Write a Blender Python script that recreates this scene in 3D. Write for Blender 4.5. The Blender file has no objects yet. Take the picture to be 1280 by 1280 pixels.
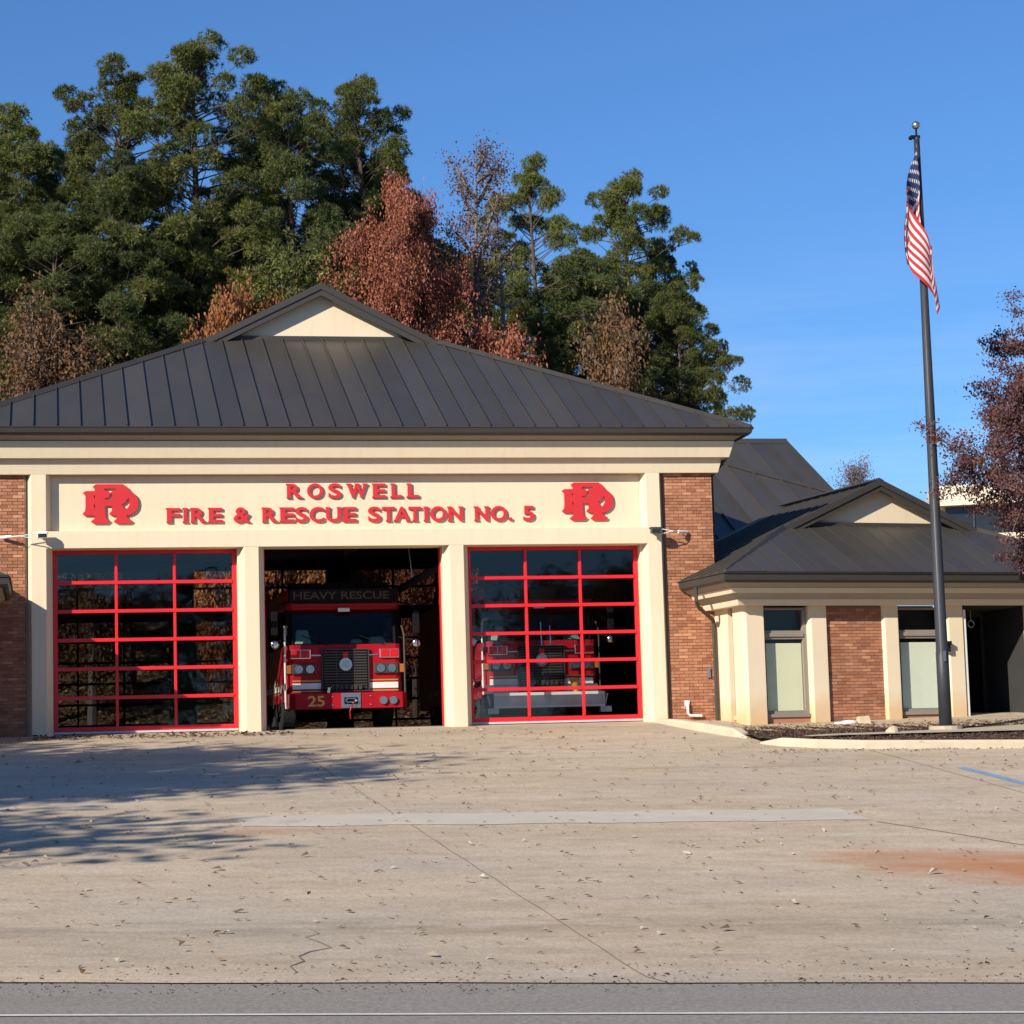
import bpy, math, random
import numpy as np
from mathutils import Vector, Matrix, Euler
R_ = math.radians
rng = np.random.default_rng(7)
random.seed(7)
scn = bpy.context.scene
COL = scn.collection

# ------------------------------------------------------------------ camera
cam_d = bpy.data.cameras.new("camera")
cam = bpy.data.objects.new("camera", cam_d)
COL.objects.link(cam)
scn.camera = cam
FW = Vector((0.19442935, 0.9742623, 0.11406228))
RT = Vector((0.98089886, -0.19240917, -0.02856803))
UP = Vector((0.00588612, -0.11743802, 0.99306277))
m = Matrix((RT, UP, -FW)).transposed().to_4x4()
m.translation = Vector((-6.1229, -47.5439, -1.1453))
cam.matrix_world = m
cam_d.sensor_width = 36.0
cam_d.lens = 81.7
cam_d.clip_start = 0.5
cam_d.clip_end = 3000

# ------------------------------------------------------------------ light
SUN_AZ, SUN_EL = 50.0, 26.0           # light travels towards +x,+y
world = bpy.data.worlds.new("World")
scn.world = world
world.use_nodes = True
wn = world.node_tree
bg = wn.nodes['Background']
sky = wn.nodes.new('ShaderNodeTexSky')
sky.sky_type = 'NISHITA'
sky.sun_disc = False
sky.sun_elevation = R_(SUN_EL)
sky.sun_rotation = R_(180 + SUN_AZ)
sky.altitude = 0
sky.air_density = 1.0
sky.dust_density = 0.0
sky.ozone_density = 10.0
def wisps():
    tc = wn.nodes.new('ShaderNodeTexCoord'); mp = wn.nodes.new('ShaderNodeMapping'); mp.inputs['Scale'].default_value = (2.0, 2.0, 16.0)
    nz = wn.nodes.new('ShaderNodeTexNoise'); nz.inputs['Scale'].default_value = 1.6; nz.inputs['Detail'].default_value = 5; nz.inputs['Roughness'].default_value = .6
    mr = wn.nodes.new('ShaderNodeMapRange'); mr.inputs['From Min'].default_value = .44; mr.inputs['From Max'].default_value = .72; mr.inputs['To Max'].default_value = .22
    mx = wn.nodes.new('ShaderNodeMix'); mx.data_type = 'RGBA'; mx.inputs[7].default_value = (6.5, 7.0, 7.6, 1)
    wn.links.new(tc.outputs['Generated'], mp.inputs[0]); wn.links.new(mp.outputs[0], nz.inputs['Vector']); wn.links.new(nz.outputs[0], mr.inputs[0])
    sp = wn.nodes.new('ShaderNodeSeparateXYZ'); wn.links.new(tc.outputs['Generated'], sp.inputs[0])
    up = wn.nodes.new('ShaderNodeMapRange'); up.inputs['From Min'].default_value = .07; up.inputs['From Max'].default_value = .14
    dn = wn.nodes.new('ShaderNodeMapRange'); dn.inputs['From Min'].default_value = .24; dn.inputs['From Max'].default_value = .15
    m1 = wn.nodes.new('ShaderNodeMath'); m1.operation = 'MULTIPLY'; m2 = wn.nodes.new('ShaderNodeMath'); m2.operation = 'MULTIPLY'
    wn.links.new(sp.outputs[2], up.inputs[0]); wn.links.new(sp.outputs[2], dn.inputs[0])
    wn.links.new(up.outputs[0], m1.inputs[0]); wn.links.new(dn.outputs[0], m1.inputs[1]); wn.links.new(m1.outputs[0], m2.inputs[0]); wn.links.new(mr.outputs[0], m2.inputs[1])
    wn.links.new(m2.outputs[0], mx.inputs[0]); wn.links.new(sky.outputs[0], mx.inputs[6]); wn.links.new(mx.outputs[2], bg.inputs[0])
wisps()
bg.inputs[1].default_value = 0.105
sl = bpy.data.lights.new("sun", 'SUN')
sl.energy = 5.0
sl.angle = R_(0.53)
sl.color = (1.0, 0.90, 0.76)
so = bpy.data.objects.new("sun", sl)
COL.objects.link(so)
d = Vector((math.sin(R_(SUN_AZ)) * math.cos(R_(SUN_EL)), math.cos(R_(SUN_AZ)) * math.cos(R_(SUN_EL)), -math.sin(R_(SUN_EL))))
so.rotation_euler = d.to_track_quat('-Z', 'Y').to_euler()
so.location = (-60, -50, 60)
scn.view_settings.view_transform = 'Standard'
scn.view_settings.look = 'None'
scn.view_settings.gamma = 1
scn.view_settings.use_curve_mapping = False
scn.view_settings.exposure = 0.4
scn.cycles.max_bounces = 8
scn.cycles.transparent_max_bounces = 24

# ------------------------------------------------------------------ materials
def srgb(r, g, b):
    f = lambda c: (c / 12.92 if c <= .04045 else ((c + .055) / 1.055) ** 2.4)
    return (f(r / 255), f(g / 255), f(b / 255))

class NT:
    def __init__(s, name):
        s.m = bpy.data.materials.new(name)
        s.m.use_nodes = True
        s.t = s.m.node_tree
        s.b = s.t.nodes['Principled BSDF']
        s.out = s.t.nodes['Material Output']
    def n(s, typ, **kw):
        nd = s.t.nodes.new(typ)
        for k, v in kw.items():
            if k.startswith('i_'):
                nd.inputs[k[2:]].default_value = v
            else:
                setattr(nd, k, v)
        return nd
    def l(s, a, b):
        s.t.links.new(a, b)
    def val(s, x):
        return x
    def math(s, op, a, b=0.0, clamp=False):
        nd = s.t.nodes.new('ShaderNodeMath')
        nd.operation = op
        nd.use_clamp = clamp
        for i, x in enumerate((a, b)):
            if isinstance(x, (int, float)):
                nd.inputs[i].default_value = x
            else:
                s.l(x, nd.inputs[i])
        return nd.outputs[0]
    def mix(s, fac, a, b, mode='MIX'):
        nd = s.t.nodes.new('ShaderNodeMix')
        nd.data_type = 'RGBA'
        nd.blend_type = mode
        for x, i in ((fac, 0), (a, 6), (b, 7)):
            if isinstance(x, (int, float)):
                nd.inputs[i].default_value = x
            elif isinstance(x, tuple):
                nd.inputs[i].default_value = (*x[:3], 1)
            else:
                s.l(x, nd.inputs[i])
        return nd.outputs[2]
    def coords(s, scale=(1, 1, 1), kind='Object'):
        tc = s.n('ShaderNodeTexCoord')
        mp = s.n('ShaderNodeMapping')
        mp.inputs['Scale'].default_value = scale
        s.l(tc.outputs[kind], mp.inputs[0])
        return mp.outputs[0]
    def noise(s, vec, scale=1.0, detail=4.0, rough=.55):
        nd = s.n('ShaderNodeTexNoise')
        nd.inputs['Scale'].default_value = scale
        nd.inputs['Detail'].default_value = detail
        nd.inputs['Roughness'].default_value = rough
        s.l(vec, nd.inputs['Vector'])
        return nd.outputs[0]
    def ramp(s, fac, lo, hi):
        nd = s.n('ShaderNodeMapRange')
        nd.inputs['From Min'].default_value = lo
        nd.inputs['From Max'].default_value = hi
        s.l(fac, nd.inputs[0])
        return nd.outputs[0]
    def bump(s, h, strength=.3, dist=.01):
        nd = s.n('ShaderNodeBump')
        nd.inputs['Strength'].default_value = strength
        nd.inputs['Distance'].default_value = dist
        s.l(h, nd.inputs['Height'])
        s.l(nd.outputs[0], s.b.inputs['Normal'])

def simple(name, col, rough=.6, metal=0.0, var=.12, scale=3.0, bump=0.0, spec=.4, fine=60.):
    t = NT(name)
    c = t.coords()
    n1 = t.noise(c, scale, 5)
    n2 = t.noise(c, fine, 2)
    f = t.math('ADD', t.math('MULTIPLY', n1, .7), t.math('MULTIPLY', n2, .3))
    f = t.ramp(f, .3, .7)
    a = tuple(x * (1 - var) for x in col)
    b = tuple(min(1, x * (1 + var)) for x in col)
    t.l(t.mix(f, a, b), t.b.inputs['Base Color'])
    t.b.inputs['Roughness'].default_value = rough
    t.b.inputs['Metallic'].default_value = metal
    t.b.inputs['Specular IOR Level'].default_value = spec
    if bump:
        t.bump(n2, bump, .004)
    return t.m

M = {}
def mk_cream():
    t = NT('cream_stucco')
    c = t.coords()
    n1 = t.noise(c, .9, 4)
    st = t.ramp(t.noise(t.coords((5, 5, .35)), 1.6, 4, .6), .50, .78)
    base = t.mix(n1, (.70, .59, .42), (.775, .66, .48))
    base = t.mix(t.math('MULTIPLY', st, .20, True), base, (.50, .41, .29))
    t.l(base, t.b.inputs['Base Color'])
    t.b.inputs['Roughness'].default_value = .85
    t.b.inputs['Specular IOR Level'].default_value = .2
    g = t.math('ADD', t.noise(c, 90, 2), t.math('MULTIPLY', t.noise(c, 7, 3), .8))
    t.bump(g, .3, .004)
    return t.m
M['cream'] = mk_cream()
# stucco with clay splash stain near the ground on the annex piers
def mk_cream_stained():
    t = NT('cream_stucco_clay_splashed')
    c = t.coords()
    n1 = t.noise(c, 1.3, 4)
    sep = t.n('ShaderNodeSeparateXYZ')
    t.l(c, sep.inputs[0])
    h = t.math('ADD', sep.outputs[2], t.math('MULTIPLY', t.noise(c, 3, 3), .5))
    st = t.ramp(h, .75, .1)
    st = t.math('MULTIPLY', st, .72, True)
    base = t.mix(n1, (.70, .59, .42), (.78, .66, .48))
    t.l(t.mix(st, base, (.62, .36, .15)), t.b.inputs['Base Color'])
    t.b.inputs['Roughness'].default_value = .85
    t.b.inputs['Specular IOR Level'].default_value = .2
    t.bump(t.noise(c, 90, 2), .25, .004)
    return t.m
M['cream_st'] = mk_cream_stained()
M['bronze'] = simple('bronze_painted_metal', (.052, .047, .042), .42, .0, var=.08, scale=2)
M['bronze2'] = simple('bronze_trim_metal', (.048, .043, .038), .5, .0, var=.08, scale=2)
def mk_roof(name, col, rough):
    t = NT(name)
    c = t.coords()
    oi = t.n('ShaderNodeObjectInfo')
    n1 = t.noise(t.coords((1, .35, .35)), 1.5, 4)
    n2 = t.noise(c, 25, 3)
    f = t.math('ADD', t.math('MULTIPLY', oi.outputs['Random'], .45), t.math('MULTIPLY', n1, .75))
    f = t.math('ADD', f, t.math('MULTIPLY', n2, .2))
    t.l(t.mix(t.ramp(f, .2, 1.2), tuple(x * .74 for x in col), tuple(x * 1.3 for x in col)), t.b.inputs['Base Color'])
    t.l(t.math('ADD', t.math('MULTIPLY', n1, .16), rough - .08), t.b.inputs['Roughness'])
    t.b.inputs['Specular IOR Level'].default_value = .32
    t.bump(t.noise(t.coords((.7, 1.5, 1.5)), 2.2, 2), .2, .02)
    return t.m
M['roof'] = mk_roof('standing_seam_metal', (.054, .049, .043), .42)
M['soffit'] = simple('soffit_paint', (.33, .29, .235), .8, var=.05)
M['letter'] = simple('red_sign_enamel', (.58, .03, .035), .45, var=.05)
M['door_red'] = simple('red_door_enamel', (.66, .02, .028), .38, var=.06, scale=2)
M['white'] = simple('white_paint', (.78, .77, .74), .5, var=.05)
M['seal'] = simple('grey_weather_seal', (.5, .5, .52), .7, var=.15, scale=5)
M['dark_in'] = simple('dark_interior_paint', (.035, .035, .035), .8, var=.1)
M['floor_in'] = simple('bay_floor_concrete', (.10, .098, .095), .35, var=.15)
M['mortar'] = simple('mortar', (.22, .15, .11), .95, var=.15, scale=20)
M['winframe'] = simple('bronze_window_frame', (.26, .225, .19), .5, var=.06)
M['pole'] = simple('navy_pole_paint', (.032, .036, .046), .5, var=.12, scale=4)
M['chrome'] = simple('chrome', (.72, .72, .72), .16, 1.0, var=.05)
M['steel'] = simple('brushed_steel', (.5, .5, .5), .35, 1.0, var=.1)
M['black'] = simple('black_paint', (.010, .010, .011), .6, var=.2, spec=.1)
M['rubber'] = simple('tyre_rubber', (.02, .02, .02), .85, var=.2)
M['truck_red'] = simple('fire_engine_red', (.34, .010, .018), .30, var=.03, spec=.15)
M['gold'] = simple('gold_leaf', (.55, .33, .09), .4, .3, var=.08)
M['gold_dim'] = simple('shaded_gold_leaf', (.085, .05, .024), .6, .0, var=.1)  # gold darkened to paint the header's shade into the brow lettering
M['amber'] = simple('amber_lens', (.42, .13, .02), .3, var=.05)
M['teal'] = simple('teal_vinyl', (.30, .46, .42), .6, var=.1)
M['redlens'] = simple('red_lens', (.6, .015, .02), .15, var=.05)
M['bark_pine'] = simple('pine_bark', (.085, .065, .052), .95, var=.35, scale=6, bump=.6)
M['bark_grey'] = simple('grey_bark', (.17, .145, .125), .95, var=.25, scale=5, bump=.5)
M['bark_dark'] = simple('dark_bark', (.10, .08, .065), .95, var=.3, scale=5, bump=.5)
M['curb'] = simple('curb_concrete', (.54, .46, .34), .9, var=.12, scale=3, bump=.3)
M['walk'] = simple('walkway_concrete', (.46, .39, .29), .9, var=.15, scale=3, bump=.3)
M['stone'] = simple('limestone', (.55, .46, .32), .9, var=.2, scale=8, bump=.5)
M['offwall'] = simple('office_cream_panel', (.74, .66, .50), .8, var=.04)
M['offglass'] = simple('office_dark_glass', (.02, .022, .025), .1, var=.2)

def mk_brick():
    t = NT('red_brick')
    oi = t.n('ShaderNodeObjectInfo')
    ge = t.n('ShaderNodeNewGeometry')
    r = t.math('FRACT', t.math('ADD', oi.outputs['Random'], ge.outputs['Random Per Island']))
    cr = t.n('ShaderNodeValToRGB')
    e = cr.color_ramp.elements
    e[0].position = 0; e[0].color = (.28, .12, .068, 1)
    e[1].position = 1; e[1].color = (.55, .275, .16, 1)
    for p, c in ((.3, (.355, .158, .09)), (.6, (.40, .182, .105)), (.88, (.44, .205, .118))):
        k = e.new(p); k.color = (*c, 1)
    t.l(r, cr.inputs[0])
    n = t.noise(t.coords(kind='Generated'), 12, 3)
    t.l(t.mix(.22, cr.outputs[0], n, 'OVERLAY'), t.b.inputs['Base Color'])
    t.b.inputs['Roughness'].default_value = .92
    t.b.inputs['Specular IOR Level'].default_value = .2
    return t.m
M['brick'] = mk_brick()

def mk_glass(name, tint=(.88, .90, .89), refl=1.0):
    t = NT(name)
    t.t.nodes.remove(t.b)
    tr = t.n('ShaderNodeBsdfTransparent')
    tr.inputs[0].default_value = (*tint, 1)
    gl = t.n('ShaderNodeBsdfGlossy')
    gl.inputs['Roughness'].default_value = .02
    lw = t.n('ShaderNodeLayerWeight')
    lw.inputs[0].default_value = .5
    f = t.math('ADD', t.math('MULTIPLY', t.math('POWER', lw.outputs['Facing'], 5.0), .94), .04)
    mx = t.n('ShaderNodeMixShader')
    bp = t.n('ShaderNodeBump')
    bp.inputs['Strength'].default_value = .04
    bp.inputs['Distance'].default_value = .05
    t.l(t.noise(t.coords(), 1.4, 2), bp.inputs['Height'])
    t.l(bp.outputs[0], gl.inputs['Normal'])
    t.l(t.math('MULTIPLY', f, refl, True), mx.inputs[0])
    t.l(tr.outputs[0], mx.inputs[1])
    t.l(gl.outputs[0], mx.inputs[2])
    t.l(mx.outputs[0], t.out.inputs[0])
    return t.m
M['glass'] = mk_glass('door_glass', (.88, .89, .89), .8)
M['wglass'] = mk_glass('window_glass', (.93, .94, .92), .5)
M['tglass'] = mk_glass('windshield_glass', (.80, .86, .84), .3)
M['rear_glass'] = mk_glass('dimming_rear_glass', (.50, .50, .49), .5)  # dark tint put in to dim the daylight seen through the rear openings
M['blind1'] = simple('green_cream_blind', (.84, .85, .62), .8, var=.03)
M['blind2'] = simple('pale_cream_blind', (.82, .87, .76), .8, var=.03)

def leaf_mat(name, cols, transl=.25, clump=1.2):
    t = NT(name)
    ge = t.n('ShaderNodeNewGeometry')
    oi = t.n('ShaderNodeObjectInfo')
    n = t.noise(t.coords(), clump, 3)
    f = t.math('ADD', t.math('MULTIPLY', ge.outputs['Random Per Island'], .55), t.math('MULTIPLY', t.ramp(n, .3, .7), .45))
    cr = t.n('ShaderNodeValToRGB')
    e = cr.color_ramp.elements
    e[0].position = 0.05; e[0].color = (*cols[0], 1)
    e[1].position = .95; e[1].color = (*cols[-1], 1)
    for i, c in enumerate(cols[1:-1]):
        k = e.new((i + 1) / (len(cols) - 1)); k.color = (*c, 1)
    t.l(f, cr.inputs[0])
    hs = t.n('ShaderNodeHueSaturation')
    t.l(cr.outputs[0], hs.inputs['Color'])
    t.l(t.math('ADD', t.math('MULTIPLY', oi.outputs['Random'], .4), .8), hs.inputs['Value'])
    t.l(hs.outputs[0], t.b.inputs['Base Color'])
    t.b.inputs['Roughness'].default_value = .6
    t.b.inputs['Specular IOR Level'].default_value = .25
    tl = t.n('ShaderNodeBsdfTranslucent')
    t.l(hs.outputs[0], tl.inputs[0])
    mx = t.n('ShaderNodeMixShader')
    mx.inputs[0].default_value = transl
    t.l(t.b.outputs[0], mx.inputs[1])
    t.l(tl.outputs[0], mx.inputs[2])
    t.l(mx.outputs[0], t.out.inputs[0])
    return t.m
M['needle'] = leaf_mat('pine_needles', [(.050, .066, .018), (.10, .125, .032), (.16, .175, .050), (.25, .235, .080)], .28)
M['needle2'] = leaf_mat('pine_needles_dark', [(.040, .058, .020), (.078, .104, .034), (.125, .148, .050), (.19, .20, .072)], .28)
M['red_leaf'] = leaf_mat('rust_red_leaves', [(.15, .046, .026), (.28, .088, .052), (.37, .138, .08), (.46, .21, .12)], .25)
M['orange_leaf'] = leaf_mat('orange_leaves', [(.13, .045, .022), (.25, .095, .035), (.33, .145, .05), (.28, .08, .05)], .25)
M['brown_leaf'] = leaf_mat('brown_leaves', [(.10, .055, .03), (.19, .10, .05), (.24, .14, .07), (.25, .10, .06)], .3)
M['maple_leaf'] = leaf_mat('maroon_leaves', [(.06, .024, .028), (.125, .055, .058), (.19, .095, .088), (.26, .155, .13)], .25, 2.5)
M['grey_leaf'] = leaf_mat('grey_twigs', [(.12, .085, .08), (.17, .13, .12), (.22, .17, .15)], .2)
M['bare_leaf'] = leaf_mat('purple_brown_leaves', [(.08, .045, .04), (.13, .075, .065), (.18, .11, .09)], .2)
M['litter_leaf'] = leaf_mat('dead_leaf', [(.12, .065, .035), (.27, .16, .09), (.44, .33, .21), (.72, .62, .46)], .2)
M['mulch_chip'] = leaf_mat('mulch_chip', [(.06, .034, .022), (.115, .066, .045), (.17, .105, .07), (.32, .23, .15)], .0, 6)

# ground materials ------------------------------------------------
def mk_concrete():
    t = NT('apron_concrete')
    c = t.coords()
    sep = t.n('ShaderNodeSeparateXYZ')
    t.l(c, sep.inputs[0])
    X, Y = sep.outputs[0], sep.outputs[1]
    big = t.noise(t.coords((.25, .9, 1)), .9, 5, .6)
    mid = t.noise(t.coords((.6, 1.3, 1)), 2.3, 5, .65)
    fine = t.noise(t.coords((1, .45, 1)), 30, 4, .75)
    grit = t.noise(t.coords((1, .4, 1)), 75, 3, .8)
    f = t.math('ADD', t.math('MULTIPLY', big, .5), t.math('MULTIPLY', mid, .5))
    col = t.mix(t.ramp(f, .36, .62), (.50, .395, .265), (.70, .575, .415))
    gr = t.ramp(t.noise(t.coords((.35, .5, 1)), .55, 4, .6), .45, .68)
    col = t.mix(t.math('MULTIPLY', gr, .35, True), col, (.47, .44, .40))
    blot = t.ramp(t.noise(t.coords((1.1, .55, 1)), 3.2, 4, .7), .56, .70)
    col = t.mix(t.math('MULTIPLY', blot, .30, True), col, (.33, .26, .18))
    g = t.math('ADD', t.math('MULTIPLY', fine, .6), t.math('MULTIPLY', grit, .4))
    col = t.mix(t.ramp(g, .38, .62), t.mix(.42, col, (.12, .095, .07)), col)
    # pitted dark specks
    sp = t.ramp(t.noise(t.coords((.9, .5, 1)), 16, 5, .75), .60, .66)
    col = t.mix(t.math('MULTIPLY', sp, .38, True), col, (.15, .12, .09))
    # water-worn dark band towards the road
    def band(y0, w, amt, col, dark, sc=(.35, 1.2, 1)):
        dd = t.math('DIVIDE', t.math('ADD', Y, -y0), w)
        gss = t.math('POWER', 2.718, t.math('MULTIPLY', t.math('MULTIPLY', dd, dd), -1.0))
        nn = t.ramp(t.noise(t.coords(sc), 2.2, 5, .7), .36, .62)
        return t.mix(t.math('MULTIPLY', t.math('MULTIPLY', gss, nn), amt, True), col, dark)
    col = band(-24.6, .55, .55, col, (.19, .155, .115))
    col = band(-26.3, .5, .35, col, (.22, .18, .14))
    col = band(-1.2, .8, .35, col, (.22, .17, .12))
    # clay stain on the right
    ex = t.math('DIVIDE', t.math('ADD', X, -5.7), 2.7)
    yy = t.math('ADD', t.math('ADD', Y, 20.6), t.math('MULTIPLY', t.math('ADD', X, -4.6), .35))
    ey = t.math('DIVIDE', yy, 1.55)
    rr = t.math('ADD', t.math('MULTIPLY', ex, ex), t.math('MULTIPLY', ey, ey))
    rr = t.math('ADD', rr, t.math('MULTIPLY', t.math('ADD', t.noise(t.coords((.5, 1, 1)), 1.6, 5, .65), -.5), 2.6))
    st = t.math('MULTIPLY', t.ramp(rr, 1.35, .0), .95, True)
    col = t.mix(st, col, (.46, .20, .085))
    # faint clay along the patch edge
    e2 = t.math('DIVIDE', t.math('ADD', Y, 16.75), .28)
    g2 = t.math('POWER', 2.718, t.math('MULTIPLY', t.math('MULTIPLY', e2, e2), -1.0))
    n2 = t.ramp(t.noise(t.coords((.6, .3, 1)), .8, 3), .52, .66)
    col = t.mix(t.math('MULTIPLY', t.math('MULTIPLY', g2, n2), .7, True), col, (.45, .22, .11))
    t.l(col, t.b.inputs['Base Color'])
    t.b.inputs['Roughness'].default_value = .9
    t.b.inputs['Specular IOR Level'].default_value = .25
    t.bump(g, .35, .01)
    return t.m
M['concrete'] = mk_concrete()

def mk_asphalt():
    t = NT('road_asphalt')
    c = t.coords()
    a = t.noise(c, 26, 3, .75)
    b = t.noise(c, 90, 2, .7)
    big = t.noise(t.coords((.15, 1, 1)), 1.2, 4)
    f = t.math('ADD', t.math('MULTIPLY', a, .5), t.math('MULTIPLY', b, .5))
    col = t.mix(t.ramp(f, .36, .64), (.145, .13, .11), (.47, .43, .37))
    col = t.mix(t.ramp(big, .3, .7), col, t.mix(.25, col, (.22, .2, .18)))
    t.l(col, t.b.inputs['Base Color'])
    t.b.inputs['Roughness'].default_value = .9
    t.b.inputs['Specular IOR Level'].default_value = .12
    t.bump(f, .5, .01)
    return t.m
M['asphalt'] = mk_asphalt()

def mk_ground():
    t = NT('leaf_litter_ground')
    c = t.coords()
    v = t.n('ShaderNodeTexVoronoi')
    v.inputs['Scale'].default_value = 13
    t.l(c, v.inputs['Vector'])
    n = t.noise(c, 3, 5, .7)
    f = t.math('ADD', t.math('MULTIPLY', v.outputs['Color'], .6), t.math('MULTIPLY', n, .4))
    cr = t.n('ShaderNodeValToRGB')
    e = cr.color_ramp.elements
    e[0].position = .2; e[0].color = (.07, .046, .028, 1)
    e[1].position = .85; e[1].color = (.30, .20, .115, 1)
    k = e.new(.5); k.color = (.17, .108, .06, 1)
    t.l(f, cr.inputs[0])
    t.l(cr.outputs[0], t.b.inputs['Base Color'])
    t.b.inputs['Roughness'].default_value = .95
    t.bump(f, .8, .06)
    return t.m
M['ground'] = mk_ground()
M['patch'] = simple('new_concrete_patch', (.53, .475, .385), .9, var=.10, scale=1.5, bump=.3, fine=40)
M['mulch'] = simple('mulch_soil', (.075, .045, .033), .95, var=.5, scale=14, bump=.8)
M['paint_w'] = simple('road_paint_white', (.72, .71, .68), .7, var=.18, scale=6)
M['paint_b'] = simple('parking_paint_blue', (.20, .33, .50), .8, var=.35, scale=9)
M['crack'] = simple('crack_dirt', (.17, .135, .10), .95, var=.2)

# ------------------------------------------------------------------ mesh helpers
class MB:
    def __init__(s):
        s.v = []; s.f = []; s.m = []
    def poly(s, pts, m=0):
        i = len(s.v)
        s.v += [tuple(p) for p in pts]
        s.f.append(tuple(range(i, i + len(pts))))
        s.m.append(m)
        return s
    def add(s, vs, fs, m=0):
        i = len(s.v)
        s.v += [tuple(p) for p in vs]
        for f in fs:
            s.f.append(tuple(k + i for k in f)); s.m.append(m)
        return s
    def box(s, x0, x1, y0, y1, z0, z1, m=0):
        return s.add([(x0, y0, z0), (x1, y0, z0), (x1, y1, z0), (x0, y1, z0), (x0, y0, z1), (x1, y0, z1), (x1, y1, z1), (x0, y1, z1)],
                     [(0, 3, 2, 1), (4, 5, 6, 7), (0, 1, 5, 4), (1, 2, 6, 5), (2, 3, 7, 6), (3, 0, 4, 7)], m)
    def loft(s, a, b, m=0, caps=True):
        """a, b: equal-length closed loops"""
        n = len(a)
        fs = [(i, (i + 1) % n, n + (i + 1) % n, n + i) for i in range(n)]
        if caps:
            fs += [tuple(range(n - 1, -1, -1)), tuple(range(n, 2 * n))]
        return s.add(list(a) + list(b), fs, m)
    def prism_z(s, poly, z0, z1, m=0):
        return s.loft([(x, y, z0) for x, y in poly], [(x, y, z1) for x, y in poly], m)
    def prism_x(s, poly, x0, x1, m=0):
        """poly of (y,z), counter-clockwise seen from +x"""
        return s.loft([(x0, y, z) for y, z in poly], [(x1, y, z) for y, z in poly], m)
    def prism_y(s, poly, y0, y1, m=0):
        """poly of (x,z)"""
        return s.loft([(x, y1, z) for x, z in poly], [(x, y0, z) for x, z in poly], m)
    def tube(s, pts, rad, n=7, m=0, cap=True):
        pts = [Vector(p) for p in pts]
        if isinstance(rad, (int, float)):
            rad = [rad] * len(pts)
        rings = []
        prev = None
        for i, p in enumerate(pts):
            t = (pts[min(i + 1, len(pts) - 1)] - pts[max(i - 1, 0)]).normalized()
            ref = prev if prev is not None else (Vector((1, 0, 0)) if abs(t.x) < .8 else Vector((0, 1, 0)))
            u = (ref - t * ref.dot(t))
            if u.length < 1e-4:
                u = t.orthogonal()
            u.normalize()
            prev = u
            w = t.cross(u)
            rings.append([p + (u * math.cos(2 * math.pi * k / n) + w * math.sin(2 * math.pi * k / n)) * rad[i] for k in range(n)])
        i0 = len(s.v)
        for r in rings:
            s.v += [tuple(q) for q in r]
        for i in range(len(rings) - 1):
            for k in range(n):
                a = i0 + i * n + k; b = i0 + i * n + (k + 1) % n
                s.f.append((a, b, b + n, a + n)); s.m.append(m)
        if cap:
            s.f.append(tuple(i0 + k for k in range(n - 1, -1, -1))); s.m.append(m)
            j = i0 + (len(rings) - 1) * n
            s.f.append(tuple(j + k for k in range(n))); s.m.append(m)
        return s
    def disc(s, c, r, depth, n=20, m=0, axis='y'):
        c = Vector(c)
        e = {'y': Vector((0, depth, 0)), 'x': Vector((depth, 0, 0)), 'z': Vector((0, 0, depth))}[axis]
        return s.tube([c, c + e], r, n, m)
    def ball(s, c, r, m=0, nu=14, nv=9, sq=(1, 1, 1)):
        vs = []; fs = []
        for j in range(nv + 1):
            th = math.pi * j / nv
            for i in range(nu):
                ph = 2 * math.pi * i / nu
                vs.append((c[0] + r * sq[0] * math.sin(th) * math.cos(ph), c[1] + r * sq[1] * math.sin(th) * math.sin(ph), c[2] + r * sq[2] * math.cos(th)))
        for j in range(nv):
            for i in range(nu):
                a = j * nu + i; b = j * nu + (i + 1) % nu
                fs.append((a, a + nu, b + nu, b))
        return s.add(vs, fs, m)
    def build(s, name, mats, parent=None, loc=(0, 0, 0), rz=0.0, smooth=False, bevel=0.0, recalc=True):
        me = bpy.data.meshes.new(name)
        me.from_pydata(s.v, [], s.f)
        for mt in (mats if isinstance(mats, (list, tuple)) else [mats]):
            me.materials.append(mt)
        if any(s.m):
            me.polygons.foreach_set('material_index', s.m)
        if recalc:
            import bmesh
            b = bmesh.new(); b.from_mesh(me)
            bmesh.ops.recalc_face_normals(b, faces=b.faces)
            b.to_mesh(me); b.free()
        if smooth:
            me.polygons.foreach_set('use_smooth', [True] * len(me.polygons))
        me.update()
        o = bpy.data.objects.new(name, me)
        COL.objects.link(o)
        o.parent = parent
        o.location = loc
        o.rotation_euler = (0, 0, rz)
        if bevel:
            bv = o.modifiers.new('edge', 'BEVEL')
            bv.width = bevel; bv.segments = 2; bv.limit_method = 'ANGLE'
        return o

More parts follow.
